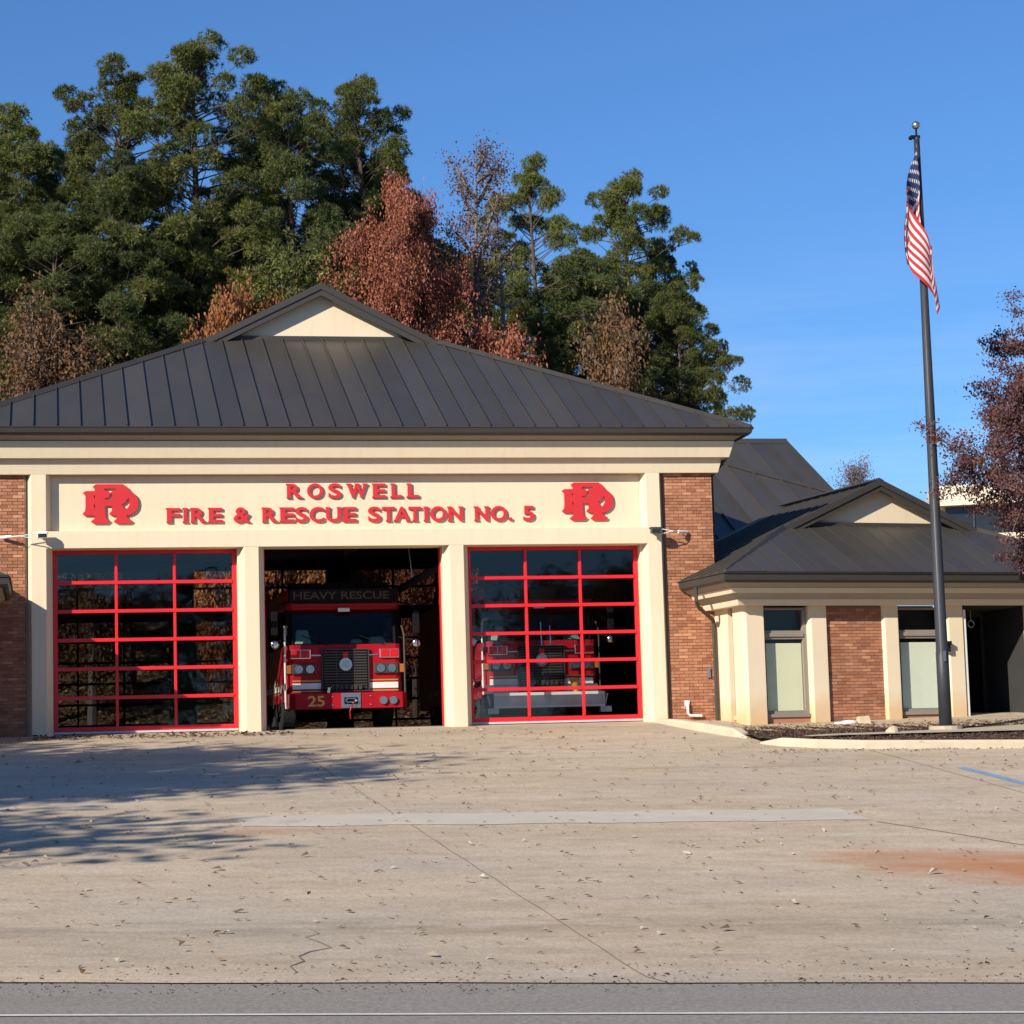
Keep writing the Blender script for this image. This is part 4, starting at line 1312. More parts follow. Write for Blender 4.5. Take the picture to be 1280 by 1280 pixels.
def fire_engine(loc, label, kind):
    t = thing('fire_engine', label, 'fire engine', loc, R_(2.5) if kind == 'rescue' else 0.0)
    red, chrome, blk = M['truck_red'], M['chrome'], M['black']
    cw = 1.235
    yc = .48                                   # cab face behind the bumper
    # lower cab with rounded front
    prof = [(-cw, yc + .12), (-cw + .04, yc + .04), (-cw + .14, yc), (cw - .14, yc), (cw - .04, yc + .04), (cw, yc + .12), (cw, 3.4), (-cw, 3.4)]
    b = MB(); b.prism_z(prof, .60, 1.80)
    cab = b.build('cab', red, t, bevel=.02)
    # upper shell: roof, pillars, rear
    pr2 = [(x, y if y > 3 else y + .10) for x, y in prof]
    b = MB(); b.prism_z(pr2, 2.55, 2.98)
    b.build('cab_roof', red, t, bevel=.05)
    for s in (-1, 1):
        lo = [(s * cw, yc + .13, 1.80), (s * (cw - .13), yc + .02, 1.80), (s * (cw - .17), yc + .10, 1.80), (s * (cw - .05), yc + .22, 1.80)]
        hi = [(x, y + .14, 2.56) for x, y, z in lo]
        MB().loft(lo, hi).build('window_pillar', blk, t)
        for y0, y1 in ((1.35, 1.55), (2.5, 3.4)):
            MB().box(s * cw - .03 * (s > 0), s * cw + .03 * (s < 0), y0, y1, 1.80, 2.56).build('window_pillar', blk, t)
    MB().box(-cw + .03, cw - .03, 3.30, 3.4, 1.80, 2.56).build('cab_back', blk, t)
    x_ = cw - .16
    b = MB(); b.loft([(-x_, yc + .06, 1.80), (x_, yc + .06, 1.80), (x_, yc + .07, 1.80), (-x_, yc + .07, 1.80)], [(-x_, yc + .20, 2.56), (x_, yc + .20, 2.56), (x_, yc + .21, 2.56), (-x_, yc + .21, 2.56)])
    b.build('windshield', M['tglass'], t)
    for s in (-1, 1):
        MB().box(s * cw - .012, s * cw + .002, yc + .36, 1.35, 1.82, 2.54).build('side_window', M['tglass'], t)
        MB().box(s * cw - .012, s * cw + .002, 1.55, 2.5, 1.82, 2.54).build('side_window', M['tglass'], t)
    # what shows behind the windshield
    b = MB(); b.box(-cw + .1, cw - .1, yc + .3, yc + .75, 1.70, 1.84); b.ball((-.62, yc + .8, 1.9), .17, 0, 12, 5, (1, .5, 1))
    b.build('dashboard', M['dark_in'], t)
    b = MB()
    for x0, x1, z1 in ((.62, 1.02, 2.0), (.22, .52, 1.95), (-.98, -.62, 2.16)):
        b.loft([(x0, yc + .55, 1.845), (x1, yc + .55, 1.845), (x1, yc + .65, 1.845), (x0, yc + .65, 1.845)], [(x0 + .06, yc + .70, z1), (x1 - .06, yc + .70, z1), (x1 - .06, yc + .80, z1), (x0 + .06, yc + .80, z1)])
    b.build('seat', M['teal'], t, bevel=.02)
    b = MB()                                   # wipers
    for x0, x1 in ((-.9, -.35), (.30, .86)):
        b.tube([(x1, yc - .005, 1.78), (x0 + .2, yc + .04, 1.92), (x0, yc + .06, 2.0)], .012, 5)
    b.build('wiper', blk, t)
    b = MB(); b.box(-cw + .06, cw - .06, yc + .0, yc + .2, 2.70, 2.99); b.box(-cw + .2, cw - .2, yc - .06, yc + .0, 2.62, 2.68)
    brow = b.build('brow_board', blk, t, bevel=.01)
    MB().box(-cw + .1, cw - .1, yc - .065, yc - .06, 2.60, 2.66).build('brow_stripe', red, brow)
    if kind == 'rescue':
        text_part('HEAVY RESCUE', -1.08, .98, 2.765, 2.93, yc - .001, brow, M['gold_dim'])
    MB().box(-.12, .13, yc + .05, yc + .06, 2.50, 2.58).build('windshield_plate', M['white'], t)
    b = MB(); b.box(-1.1, 1.1, .95, 1.25, 2.99, 3.03)
    for k in range(6): b.box(-1.08 + k * .365, -1.08 + k * .365 + .33, .93, 1.27, 3.03, 3.15)
    b.build('light_bar', M['black'], t, bevel=.02)
    # body behind the cab
    b = MB(); b.box(-1.25, 1.25, 3.5, 9.6, .62, 3.02); b.build('body', red, t, bevel=.02)
    for s in (-1, 1):
        for k in range(4): MB().box(s * 1.252 - .006, s * 1.252 + .006, 3.7 + k * 1.45, 5.0 + k * 1.45, 1.15 if k == 2 else .75, 2.75).build('shutter', M['truck_red'], t)
    MB().box(-.85, .85, .6, 9.4, .45, .62).build('chassis', blk, t)
    # front: grille
    gx, gz0, gz1 = .49, .82, 1.68
    b = MB(); b.box(-gx, gx, yc - .05, yc + .02, gz0, gz1)
    gr = b.build('grille', blk, t, bevel=.006)
    b = MB()
    for x0 in (-gx - .02, gx): b.box(x0, x0 + .02, yc - .07, yc, gz0 - .02, gz1 + .02)
    b.box(-gx, gx, yc - .07, yc, gz1, gz1 + .02); b.box(-gx, gx, yc - .07, yc, gz0 - .02, gz0)
    for x0 in (-.20, .18): b.box(x0, x0 + .015, yc - .06, yc - .05, gz0, gz1)
    b.build('grille_frame', M['bronze2'], gr)
    b = MB()
    for k in range(14): b.box(-gx + .03, gx - .03, yc - .056, yc - .05, gz0 + .05 + k * .058, gz0 + .075 + k * .058)
    b.build('grille_bar', M['bronze'], gr)
    b = MB(); b.disc((0, yc - .10, 1.37), .135, .05, 28)
    em = b.build('round_badge', chrome, gr)
    b = MB(); b.disc((0, yc - .108, 1.37), .085, .01, 24); b.build('badge_face', M['steel'], em)
    MB().box(-.05, .06, yc - .062, yc - .05, 1.50, 1.62).build('nameplate', M['redlens'], gr)
    b = MB()
    for k in range(7): b.box(-.33 + k * .1, -.26 + k * .1, yc - .10, yc - .05, gz0 + .02, gz0 + .10 + .02 * (k % 2))
    b.build('hose_fitting', M['bronze2'], t)
    # light clusters
    for s in (-1, 1):
        xa, xb = sorted((s * .74, s * 1.17))
        b = MB(); b.box(xa, xb, yc - .05, yc + .04, 1.50, 1.70)
        w = b.build('warning_light', chrome, t, bevel=.015)
        xm = (xa + xb) / 2
        b = MB(); b.box(xa + .02, xm - .01, yc - .075, yc - .05, 1.52, 1.68); b.box(xm + .01, xb - .02, yc - .075, yc - .05, 1.52, 1.68)
        b.build('lens', M['redlens'], w, bevel=.01)
        xa, xb = sorted((s * .62, s * 1.14))
        b = MB(); b.box(xa, xb, yc - .06, yc + .04, 1.17, 1.39)
        h = b.build('headlight', M['bronze2'], t, bevel=.015)
        b = MB()
        for q in (.27, .73):
            c = xa + (xb - xa) * q
            b.disc((c, yc - .075, 1.28), .088, .02, 16)
        b.build('lamp', chrome, h)
        b = MB(); b.box(min(s * 1.15, s * 1.27), max(s * 1.15, s * 1.27), yc - .02, yc + .16, 1.19, 1.37); b.build('turn_signal', M['amber'], t, bevel=.01)
        b = MB(); b.box(min(s * .52, s * .72), max(s * .52, s * .72), yc - .015, yc, 1.56, 1.585); b.build('trim_strip', chrome, t)
        # grab rail
        b = MB(); b.tube([(s * 1.27, yc + .02, .46), (s * 1.285, yc - .02, .6), (s * 1.285, yc - .02, 2.0), (s * 1.26, yc + .12, 2.2)], .022 if kind == 'rescue' else .018, 7)
        b.build('grab_rail', M['white'] if s < 0 else M['bronze2'], t)
        # mirror
        b = MB()
        b.tube([(s * 1.1, yc + .25, 2.75), (s * 1.42, yc - .15, 2.62), (s * 1.5, yc - .18, 2.55)], .025, 6); b.tube([(s * 1.2, yc + .15, 1.95), (s * 1.48, yc - .17, 1.86)], .02, 6)
        b.box(s * 1.52 - .07, s * 1.52 + .07, yc - .22, yc - .14, 2.0, 2.50)
        mi = b.build('mirror', blk, t, bevel=.02)
        MB().box(s * 1.52 - .06, s * 1.52 + .06, yc - .139, yc - .134, 2.03, 2.47).build('mirror_glass', chrome, mi)
        MB().ball((s * 1.52, yc - .18, 1.80), .10, 0, 12, 7, (1, .5, 1)).build('convex_mirror', M['chrome'], mi, smooth=True)
    # reflective band
    b = MB()
    for x0, x1 in ((-cw + .10, -gx - .03), (gx + .03, cw - .10)): b.box(x0, x1, yc - .012, yc - .001, .86, .985)
    for s in (-1, 1): b.box(s * cw - .004, s * cw + .008, yc + .14, 3.4, .86, .985); b.box(s * 1.25 - .004, s * 1.25 + .008, 3.5, 9.6, .86, .985)
    b.build('reflective_band', M['white'], t)
    b = MB()
    for x0, x1 in ((-cw + .10, -gx - .03), (gx + .03, cw - .10)):
        for z in (.80, 1.02): b.box(x0, x1, yc - .011, yc - .001, z, z + .028)
    for s in (-1, 1):
        for z in (.80, 1.02): b.box(s * cw - .004, s * cw + .007, yc + .14, 3.4, z, z + .028)
    b.build('pinstripe', M['gold'], t)
    # cab doors
    for s in (-1, 1):
        b = MB(); b.box(s * cw - .004, s * cw + .012, .88, 1.78, .66, 1.79); dr = b.build('cab_door', red, t, bevel=.008)
        b = MB(); b.box(s * cw - 0, s * cw + .03, 1.6, 1.72, 1.45, 1.53); b.build('handle', chrome, dr)
    # bumper
    if kind == 'rescue':
        b = MB(); b.prism_z([(-1.25, .10), (-1.14, 0), (1.14, 0), (1.25, .10), (1.25, .5), (-1.25, .5)], .42, .755)
        bu = b.build('bumper', red, t, bevel=.012)
        text_part('25', -.88, -.53, .475, .70, -.001, bu, M['gold'], bold=.02)
        b = MB(); b.box(-.175, .235, -.02, .0, .435, .745); wp_ = b.build('winch_plate', M['steel'], bu)
        MB().box(-.115, .175, -.028, -.02, .515, .655).build('fairlead_slot', blk, wp_)
        b = MB(); b.tube([(-.09, -.06, .59), (-.05, -.06, .625), (.11, -.06, .625), (.15, -.06, .59), (.11, -.06, .555), (-.05, -.06, .555), (-.09, -.06, .59)], .013, 6); b.ball((.12, -.07, .585), .035, 0, 8, 5)
        b.build('winch_shackle', chrome, wp_)
        b = MB(); b.tube([(.08, -.07, .57), (.03, -.09, .45), (-.01, -.08, .36), (.0, -.08, .20)], .014, 6)
        b.build('winch_strap', M['truck_red'], t)
        b = MB()
        for c in (.72, .93): b.disc((c, -.05, .58), .082, .055, 20)
        b.build('horn', chrome, bu)
        b = MB()
        for c in (.45,):
            for z in (.50, .68): b.ball((c, -.005, z), .022, 0, 8, 5)
        for z in (.50, .68): b.ball((-.36, -.005, z), .016, 0, 8, 5)
        b.build('bolt', chrome, bu)
        b = MB(); b.tube([(-.44, -.0, .76), (-.42, -.0, .86), (-.38, .05, .90), (-.36, .12, .86)], .028, 8); b.build('tow_hook', chrome, t)
    else:
        b = MB(); b.prism_z([(-1.32, .10), (-1.2, -.30), (1.2, -.30), (1.32, .10), (1.32, .5), (-1.32, .5)], .34, .66)
        bu = b.build('bumper', M['steel'], t, bevel=.012)
        b = MB(); b.box(-1.2, 1.2, -.305, -.30, .60, .66); b.box(-1.2, 1.2, -.305, -.30, .34, .38); b.build('bumper_trim', M['white'], bu)
        b = MB(); b.box(-cw, -gx - .03, yc - .016, yc - .001, .62, .85); b.box(gx + .03, cw, yc - .016, yc - .001, .62, .85); b.build('tread_plate', M['steel'], t)
        b = MB(); b.tube([(.58, -.15, .95), (.60, -.15, .78), (.62, -.15, .66)], [.11, .08, .07], 14); b.build('siren_cone', M['gold'], t)
        b = MB()
        for xx, h in ((-.32, .42), (.02, .5), (.22, .42)): b.tube([(xx, yc + .0, 1.70), (xx, yc + .06, 1.70 + h)], .022, 6)
        b.build('nozzle', chrome, t)
        b = MB()
        for s in (-1, 1): b.tube([(s * 1.22, -.1, .3), (s * 1.30, -.1, .62)], .03, 6); b.box(s * 1.22 - .12, s * 1.22 + .12, -.3, -.1, .22, .34)
        b.build('corner_step', M['steel'], t)
    for x in (-1.22, 1.22):
        wheel(t, x, 1.95); wheel(t, x, 7.6)
    b = MB()
    for s in (-1, 1):
        n = 14
        for k in range(n):
            a0, a1 = math.pi * k / n, math.pi * (k + 1) / n
            q = lambda a, r: (1.95 + r * math.cos(a), .53 + r * math.sin(a))
            p = [q(a0, .60), q(a0, .66), q(a1, .66), q(a1, .60)]
            b.loft([(s * 1.245, y, z) for y, z in p], [(s * 1.265, y, z) for y, z in p])
    b.build('wheel_arch', chrome, t)
    if kind == 'rescue':
        b = MB(); b.tube([(-1.45, .95, .3), (-1.47, .93, .02)], [.05, .11], 12); b.tube([(-1.45, .95, .3), (-1.43, .95, .46)], .02, 6); b.build('mud_flap', M['rubber'], t)
    return t
fire_engine((0.0, 1.15, 0), 'red heavy rescue fire engine numbered 25 parked in the open middle bay', 'rescue')
fire_engine((4.20, .98, 0), 'red fire engine with a grey bumper parked behind the glazed right-hand door', 'pumper')
# exhaust extraction hose and rail in the middle bay
hs = thing('exhaust_hose', 'black exhaust extraction hose hanging below the ceiling right of the heavy rescue engine', 'hose', (1.45, 4.0, 2.5))
b = MB(); b.tube([(.85, -3.4, 1.05), (.2, -1.2, .72), (-.1, 0, .55), (-.05, .3, .35), (.1, .5, .05), (.15, .8, -.9), (.05, 1.2, -1.6)], .085, 10)
b.build('tube', M['rubber'], hs, smooth=True)
b = MB(); b.box(-.02, .10, -3.2, 9, 2.3, 2.5); b.build('ceiling_rail', M['steel'], hs)
b = MB(); b.tube([(.2, -1.2, .8), (.05, -1.2, 2.3)], .012, 5); b.tube([(.85, -3.3, 1.1), (.05, -3.1, 2.3)], .012, 5); b.build('hanger', M['steel'], hs)

# ================================================================== OFFICE BEYOND
ob = thing('office_building', 'flat-roofed cream office building with a dark window band far behind the maroon tree', 'building', (40.8, 70, 0), R_(-20))
b = MB(); b.box(0, 42, 0, 18, 0, 11.2); b.box(.3, 42, .3, 18, 11.2, 12.75); b.build('wall', M['offwall'], ob)
MB().box(-.5, 42.5, -.5, 18.5, 12.75, 13.85).build('roof_fascia', M['offwall'], ob)
for k in range(14):
    x = .35 + k * 1.5
    w = MB().box(x, x + 1.42, .22, .29, 11.25, 12.7).build('window', M['offglass'], ob)
    MB().box(x + 1.42, x + 1.5, .1, .29, 11.25, 12.7).build('mullion', M['bronze2'], w)

# ================================================================== TREES
def unit(v): return v / (np.linalg.norm(v, axis=-1, keepdims=True) + 1e-9)
def blades(centers, radii, m, width, seed, up=.25, outward=None, taper=True):
    """needle tufts: m pointed blades radiating from each centre"""
    r = np.random.default_rng(seed)
    n = len(centers)
    C_ = np.repeat(centers, m, 0); Rr = np.repeat(radii, m)[:, None]
    D = r.normal(size=(n * m, 3)); D = unit(D)
    D[:, 2] += up
    if outward is not None: D += np.repeat(outward, m, 0) * .55
    D = unit(D)
    L = Rr * r.uniform(.55, 1.1, (n * m, 1))
    S = unit(np.cross(D, r.normal(size=(n * m, 3)))) * width * r.uniform(.7, 1.3, (n * m, 1))
    base = C_ + D * Rr * .12
    tip = C_ + D * L
    V = np.stack([base - S, base + S + D * Rr * .2, tip], 1).reshape(-1, 3)
    return V
def leaves(centers, spread, m, size, seed, droop=0.0, flat=1.0):
    r = np.random.default_rng(seed)
    n = len(centers)
    C_ = np.repeat(centers, m, 0) + r.normal(size=(n * m, 3)) * np.array([spread, spread, spread * flat])
    D = unit(r.normal(size=(n * m, 3)) + np.array([0, 0, -droop])); S = unit(np.cross(D, r.normal(size=(n * m, 3))))
    s = size * r.uniform(.6, 1.3, (n * m, 1))
    N = np.cross(D, S) * s * .18
    return np.stack([C_ - D * s * .5, C_ + S * s * .36 + N, C_ + D * s * .55, C_ - S * s * .36 + N], 1).reshape(-1, 3)

def pine_meshes(seed, H=18., R=2.6, cb=.34, nb=80, needle='needle', lean=.3, tw=.013):
    """boughs of rounded needle clumps set round a crown envelope"""
    r = np.random.default_rng(seed)
    tb = MB()
    n = 9
    bx, by = r.normal() * lean, r.normal() * lean
    axis = lambda t: np.array([bx * t * t + .25 * math.sin(t * 5 + seed), by * t * t + .25 * math.cos(t * 4 + seed) - .25, t * H])
    tb.tube([axis(i / n) for i in range(n + 1)], [.22 * (1 - i / n) ** .8 + .025 for i in range(n + 1)], 7)
    cs, rd, ow = [], [], []
    lumps = r.uniform(.62, 1.25, 9)
    for i in range(nb):
        q = ((i + r.uniform(0, 1)) / nb) ** .85
        t = cb + (1 - cb) * q * .985
        az = i * 2.39996 + r.normal() * .45
        env = (.62 + .5 * math.sin(min(1, q * 1.3) * math.pi * .60)) * (1 - q ** 2.8) ** .55 * lumps[int((az % 6.283) / 6.284 * 9)]
        rad = R * env * (1 - .75 * r.uniform() ** 1.7)
        d = np.array([math.cos(az), math.sin(az), 0.])
        p0 = axis(max(0, t - .05)); c0 = axis(t) + d * rad + np.array([0, 0, r.normal() * .25])
        tb.tube([p0, (p0 + c0) / 2 + np.array([0, 0, -.06]), c0 + np.array([0, 0, -.15])], [.03, .02, .008], 4)
        br = r.uniform(.36, .85) * (1 - .35 * q) * (.75 + .1 * R)
        nt = int(46 + 135 * br * br)
        D = unit(r.normal(size=(nt, 3)) + d * .35 + np.array([0, 0, .45]))
        rr = (r.uniform(.12, 1.0, (nt, 1))) ** .5
        C_ = c0 + D * rr * np.array([br * 1.05, br * 1.05, br * .62])
        cs.append(C_); rd.append(r.uniform(.11, .24, nt)); ow.append(D)
    cs = np.concatenate(cs); rd = np.concatenate(rd); ow = np.concatenate(ow)
    V = blades(cs, rd, 20, tw, seed + 50, .30, ow * 1.1)
    crown = raw_mesh('pine_crown', V, np.arange(len(V)).reshape(-1, 3), [M[needle]])
    o = tb.build('trunk', M['bark_pine']); tm = o.data; bpy.data.objects.remove(o)
    return tm, crown
PINES = [pine_meshes(11, 18, 3.4, .24, 150, 'needle'), pine_meshes(12, 18, 3.1, .22, 150, 'needle2'), pine_meshes(13, 18, 3.5, .28, 145, 'needle'),
         pine_meshes(14, 18, 3.0, .20, 150, 'needle2', .8), pine_meshes(15, 18, 3.7, .18, 165, 'needle')]
def plant(proto, name, label, cat, x, y, ztop, H0, wid=1.0, rz=0.0, group=None, z0=None, full=True):
    z0 = terrain_z(x, y) - .2 if z0 is None else z0
    s = (ztop - z0) / H0
    t = thing(name, label, cat, (x, y, z0), rz, group)
    t.scale = (s * wid, s * wid, s)
    if proto[0]: inst(proto[0], 'trunk', t)
    inst(proto[1], 'crown', t)
    return t
G_P = 'pines on the bank behind the station'
PL = [ # x, y, ztop, proto, width, rot, label
    (-7.7, 38, 23.6, 0, 1.05, .3, 'tall green pine at the far left edge of the woods'),
    (-4.9, 36, 24.7, 2, .95, 1.3, 'tall green pine second from the left in the skyline'),
    (-1.4, 34, 25.4, 4, .92, 2.2, 'tallest green pine in the skyline, above the left slope of the main roof'),
    (1.7, 44, 25.3, 1, .80, .9, 'dark pine set back in the gap right of the tallest pine'),
    (3.1, 34, 23.8, 3, .92, 3.9, 'green pine standing above the gable peak, left of the round-topped pine'),
    (6.6, 38, 25.3, 2, .86, 4.4, 'round-topped green pine rising behind the rust-red tree'),
    (12.0, 38, 22.1, 0, .78, 5.1, 'narrow green pine just right of the bare trees'),
    (15.0, 36, 21.4, 4, .90, 2.7, 'broad green pine right of the narrow one'),
    (16.9, 38.5, 19.4, 2, .68, 1.9, 'green pine on the right shoulder of the woods'),
    (16.4, 33, 16.3, 4, .82, .2, 'low spreading dark pine at the right end of the woods'),
    (-3.6, 31.5, 20.2, 1, 1.0, 4.0, 'shorter green pine in front, below the second pine from the left'),
    (-6.6, 31, 18.6, 3, 1.1, 2.0, 'short green pine low at the left edge above the brown tree'),
    (12.6, 32.5, 17.4, 1, 1.0, .7, 'short green pine above the small red tree'),
    (1.2, 40, 21.0, 0, 1.0, 3.3, 'half-hidden pine filling the woods behind the curved trunk'), (5.4, 43, 21.5, 4, 1.0, 1.1, 'half-hidden pine behind the round-topped one, on its left'),
    (9.2, 44, 20.5, 1, 1.0, 2.6, 'half-hidden pine in the gap behind the bare grey trees'), (-5.9, 43, 21.0, 4, 1.1, 5.6, 'half-hidden pine behind the two leftmost skyline pines'),
    (-2.2, 41, 20.5, 2, 1.1, .5, 'half-hidden pine behind the tallest pine, on its left'), (14.0, 43, 18.8, 0, 1.1, 3.0, 'half-hidden pine behind the broad pine right of the narrow one'),
    (-10.5, 36, 22.0, 2, 1.1, 1.0, 'pine only just showing at the left picture edge'), (3.6, 36.5, 19.5, 1, 1.0, 2.9, 'half-hidden pine directly behind the gable peak'),
    (-.4, 37, 18.5, 3, 1.1, 5.0, 'half-hidden pine low behind the orange trees'), (8.0, 38.5, 18.0, 3, 1.0, 1.7, 'half-hidden pine behind the right side of the rust-red tree'),
    (15.6, 39, 17.3, 1, .9, 4.6, 'half-hidden pine behind the golden brown tree, on its right'), (10.9, 35.5, 16.8, 4, .95, .4, 'half-hidden pine behind the pale snag'),
    (-8.8, 33, 20.0, 4, 1.0, 2.2, 'pine leaning in from the left picture edge below the tallest ones'), (-.2, 33.5, 19.0, 2, .95, 3.6, 'half-hidden pine left of the curved trunk'), (5.0, 35, 18.5, 0, 1.0, .8, 'half-hidden pine behind the left side of the rust-red tree'), (8.7, 41, 19.4, 4, .95, 2.0, 'half-hidden pine low behind the bare grey trees'), (10.2, 37.5, 18.2, 2, .85, 5.2, 'half-hidden pine between the pale snag and the narrow pine'), (7.2, 40, 20.0, 0, .8, 1.0, 'half-hidden pine right behind the top of the rust-red tree'), (-6.3, 40, 23.2, 4, .95, 3.7, 'half-hidden pine between the two leftmost skyline pines'), (5.2, 40.5, 24.2, 1, 1.0, .2, 'half-hidden pine between the gable-peak pine and the round-topped one'), (7.6, 41.5, 22.8, 3, .95, 4.1, 'half-hidden pine behind the right side of the round-topped one'), (14.6, 34, 17.0, 3, 1.05, 1.4, 'half-hidden pine behind the golden brown tree, on its left')]
for i, (x, y, zt, k, w, rz, lab) in enumerate(PL):
    plant(PINES[k], 'pine_tree', lab or 'pine filling the woods behind the front row, its crown half hidden', 'pine tree', x, y, zt + .1, 18.0, w, rz, G_P)

def broadleaf(seed, H=10., R=3., leaf='red_leaf', nleaf=26, lsize=.12, bark='bark_dark', trunk_r=.14, shape='oval', spread=.28, lv=3, base=.22, nbr=26, droop=.3, leafprob=1.0, flat=1.0, upness=.75):
    r = np.random.default_rng(seed)
    tb = MB(); tips = []
    ax = lambda t: np.array([.25 * math.sin(t * 3 + seed) * t, .25 * math.cos(t * 2.5 + seed) * t, t * H])
    tb.tube([ax(i / 8 * .92) for i in range(9)], [trunk_r * (1 - i / 8) ** .9 + .012 for i in range(9)], 7)
    for i in range(nbr):
        t = base + (.97 - base) * (i + r.uniform(0, 1)) / nbr
        q = (t - base) / (1 - base)
        pr = {'oval': math.sin(math.pi * (.12 + .86 * q)) ** .7, 'cone': (1 - q) ** .7 + .12, 'vase': .35 + .75 * q * (1.15 - q * .45)}[shape]
        ln = R * pr * r.uniform(.45, 1.35)
        az = i * 2.4 + r.normal() * .4
        d = np.array([math.cos(az), math.sin(az), upness * r.uniform(.6, 1.3)]); d /= np.linalg.norm(d)
        p0 = ax(t * .92)
        pts = [p0]
        for s in range(1, 5):
            d = d + r.normal(size=3) * .16; d /= np.linalg.norm(d)
            pts.append(pts[-1] + d * ln / 4)
        tb.tube(pts, [trunk_r * .38 * (1 - q * .5), trunk_r * .28, trunk_r * .2, trunk_r * .12, .006], 5)
        for s in range(1, 5):
            for w in range(lv):
                dd = d * .5 + r.normal(size=3); dd /= np.linalg.norm(dd)
                e = pts[s] + dd * ln * r.uniform(.12, .36)
                tb.tube([pts[s], (pts[s] + e) / 2 + r.normal(size=3) * .03, e], [.014, .009, .004], 3, cap=False)
                for f in (.35, .7, 1.0):
                    if r.uniform() < leafprob: tips.append(pts[s] + (e - pts[s]) * f)
        tips.append(pts[-1])
    for k in range(6): tips.append(ax(.90) + r.normal(size=3) * .12)
    V = leaves(np.array(tips), spread, nleaf, lsize, seed + 9, droop, flat)
    crown = raw_mesh('leaf_crown', V, np.arange(len(V)).reshape(-1, 4), [M[leaf]])
    o = tb.build('trunk', M[bark], recalc=False); tm = o.data; bpy.data.objects.remove(o)
    return tm, crown
RED = broadleaf(21, 12, 3.0, 'red_leaf', 66, .085, shape='oval', base=.10, nbr=54, lv=4, spread=.19)
ORG = broadleaf(22, 7, 2.1, 'orange_leaf', 40, .095, shape='oval', base=.1, nbr=30, lv=3, spread=.20)
BRN = broadleaf(23, 8, 2.4, 'brown_leaf', 9, .095, shape='oval', base=.1, nbr=36, lv=4, spread=.24, upness=1.4, bark='bark_grey')
RED2 = broadleaf(24, 7, 2.0, 'red_leaf', 60, .085, shape='oval', base=.1, nbr=30, lv=3, spread=.2)
plant(RED, 'red_tree', 'large rust-red leafed tree rising behind the right slope of the gable', 'tree', 5.55, 28, 19.9, 12, .47, .4)
plant(RED2, 'red_tree', 'small red leafed tree behind the roof, below the bare trees', 'tree', 8.4, 27.5, 14.0, 7, .50, 1.1)
plant(ORG, 'orange_tree', 'orange and red leafed young tree left of the gable peak', 'tree', -.7, 27, 14.6, 7, .42, .3)
plant(ORG, 'orange_tree', 'orange leafed bushy tree right behind the gable peak', 'tree', 1.5, 27.5, 14.5, 7, .52, 2.3)
plant(BRN, 'brown_tree', 'reddish brown half-bare tree at the left edge above the roof', 'tree', -6.6, 28, 14.7, 8, .70, .3)
plant(BRN, 'brown_tree', 'thin brown half-bare tree beside the reddish one, low above the left roof slope', 'tree', -4.9, 27.5, 12.8, 8, .72, 2.0)
plant(BRN, 'brown_tree', 'thin golden brown half-bare tree above the right roof slope', 'tree', 13.1, 30, 15.2, 8, .50, 4.0)
BARE = broadleaf(31, 15, 1.9, 'bare_leaf', 4, .075, 'bark_grey', .24, 'vase', .16, 8, .5, 22, .2, .8, upness=1.2)
plant(BARE, 'bare_tree', 'tall nearly bare grey tree with a thin leafy top left of the narrow pine', 'tree', 8.3, 30, 22.3, 15, .85, 1.0)
SNAG = broadleaf(33, 12, 2.0, 'grey_leaf', 1, .09, 'bark_grey', .16, 'oval', .25, 2, .3, 12, .2, .3, upness=.35)
plant(SNAG, 'bare_tree', 'pale grey snag with white side limbs between the bare tree and the narrow pine', 'tree', 9.5, 31.5, 20.0, 12, .85, .5)
CRV = MB(); CRV.tube([(0, 0, 0), (.1, 0, 4), (0, 0, 6.5), (.15, 0, 8.2), (.55, 0, 9.4), (.95, 0, 11), (1.05, 0, 12.5)], [.2, .19, .18, .165, .14, .11, .06], 9)
CRV.tube([(.62, 0, 9.7), (1.0, -.1, 10.0), (1.5, -.1, 9.95)], [.06, .045, .02], 6); CRV.tube([(.95, 0, 11.0), (1.5, -.1, 11.2), (1.8, -.1, 11.1)], [.05, .04, .02], 6)
cvo = CRV.build('trunk', M['bark_grey']); cvm = cvo.data; bpy.data.objects.remove(cvo)
rcv = np.random.default_rng(5)
cc = np.array([1.0, -.1, 12.0]) + rcv.normal(size=(60, 3)) * np.array([.9, .7, .8])
cc = np.repeat(cc, 4, 0) + rcv.normal(size=(240, 3)) * .18
Vc = blades(cc, rcv.uniform(.16, .3, 240), 26, .03, 77, .3)
plant((cvm, raw_mesh('pine_crown', Vc, np.arange(len(Vc)).reshape(-1, 3), [M['needle']])), 'pine_tree', 'pine with a pale curved bare trunk left of the gable peak', 'pine tree', .75, 29.5, 16.9, 13.5, .9, 0, G_P)
FAR = broadleaf(35, 8, 2.6, 'grey_leaf', 7, .12, 'bark_grey', .15, 'oval', .28, 4, .25, 30, .2, .8, upness=1.3)
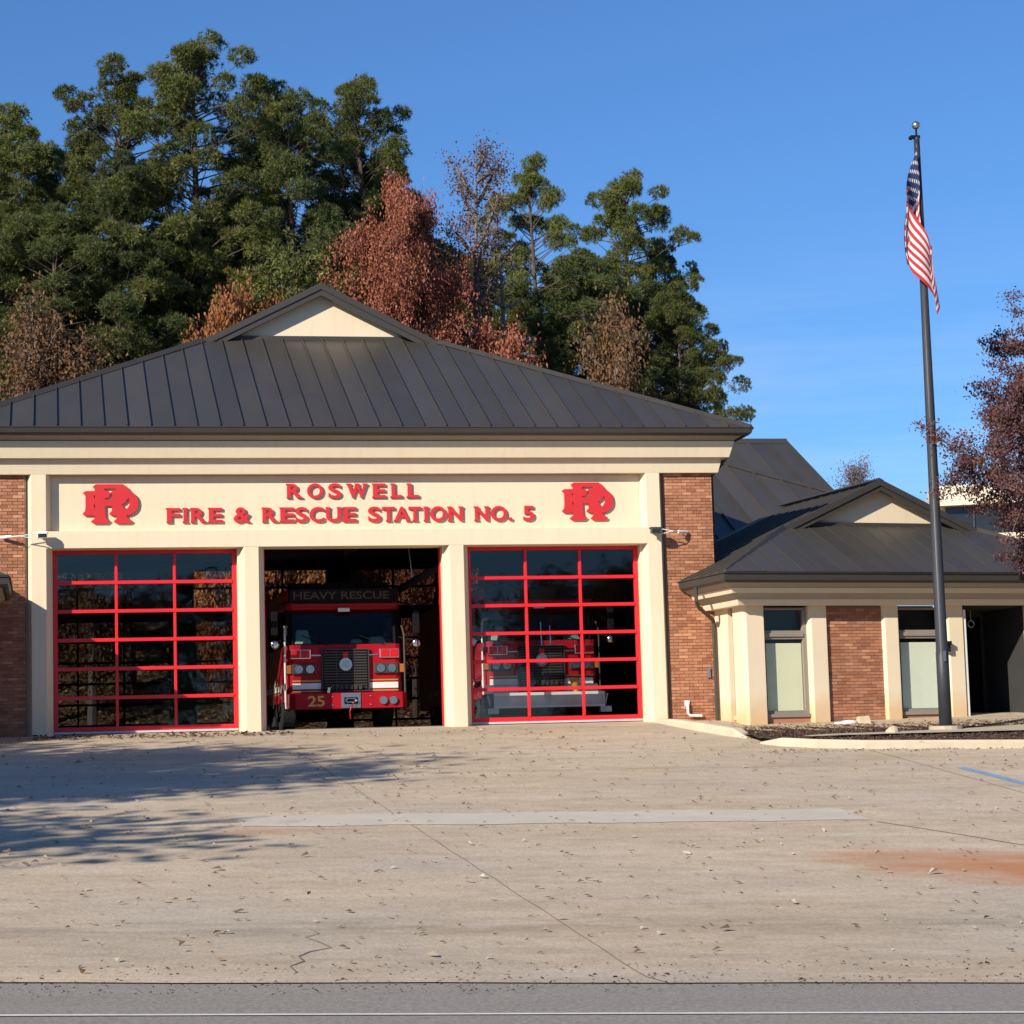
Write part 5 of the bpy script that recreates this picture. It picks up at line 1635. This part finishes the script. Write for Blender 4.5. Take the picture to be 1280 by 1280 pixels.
plant(FAR, 'bare_tree', 'small greyish half-bare tree far off behind the wing roof', 'tree', 32.7, 60, 13.8, 8, .62, 0)
plant(PINES[1], 'pine_tree', 'tiny far pine tip left above the rear roof ridge', 'pine tree', 21.4, 52, 15.1, 18, .8, 0)
plant(PINES[3], 'pine_tree', 'tiny far pine tip right above the rear roof ridge', 'pine tree', 22.9, 52, 15.4, 18, .8, 1)
# maroon maple at the right edge
MAP = broadleaf(41, 6.2, 2.75, 'maple_leaf', 120, .05, 'bark_dark', .13, 'oval', .12, 5, .31, 46, .4, 1.0, flat=.5, upness=.45)
plant(MAP, 'maple_tree', 'maroon leafed ornamental maple overhanging the wing roof at the right edge', 'tree', 15.1, -4.6, 7.4, 6.2, .88, .6, z0=-.45)
# trees across and beside the road (cast the shadow on the apron, show in the door glass)
SHD = broadleaf(51, 11, 4.6, 'brown_leaf', 34, .22, 'bark_dark', .22, 'oval', .42, 4, .36, 44, .2, .8, upness=.6)

plant(SHD, 'broadleaf_tree', 'brown leafed roadside tree left of the apron, outside the picture', 'tree', -25.3, -21.9, 11.6, 11, 1.32, .4, z0=-2.6)
plant(SHD, 'broadleaf_tree', 'smaller brown leafed roadside tree by the left end of the apron, outside the picture', 'tree', -28.0, -15.0, 6.5, 11, 1.2, 2.4, z0=-2.4)
G_S = 'trees across the road'
WH = ['far left', 'left', 'left of centre', 'centre left', 'centre', 'centre right', 'right of centre', 'right', 'far right', 'outermost left', 'outermost right']
for i, (x, y, zt, k) in enumerate([(-22, -80, 10, 0), (-12, -88, 12, 1), (-4, -78, 9, 0), (3, -86, 11, 2), (10, -80, 10, 0), (17, -90, 13, 1), (25, -82, 10, 0), (33, -88, 12, 2), (42, -84, 10, 0), (-32, -86, 11, 1), (52, -90, 12, 0)]):
    nm = 'pine' if k else 'brown leafed tree'
    plant(PINES[k] if k else SHD, 'pine_tree' if k else 'broadleaf_tree', nm + ' across the road behind the viewer, ' + WH[i] + ' of its row', 'pine tree' if k else 'tree', x, y, zt, 18 if k else 11, 1.1, i * 1.3, G_S, z0=-3.0)
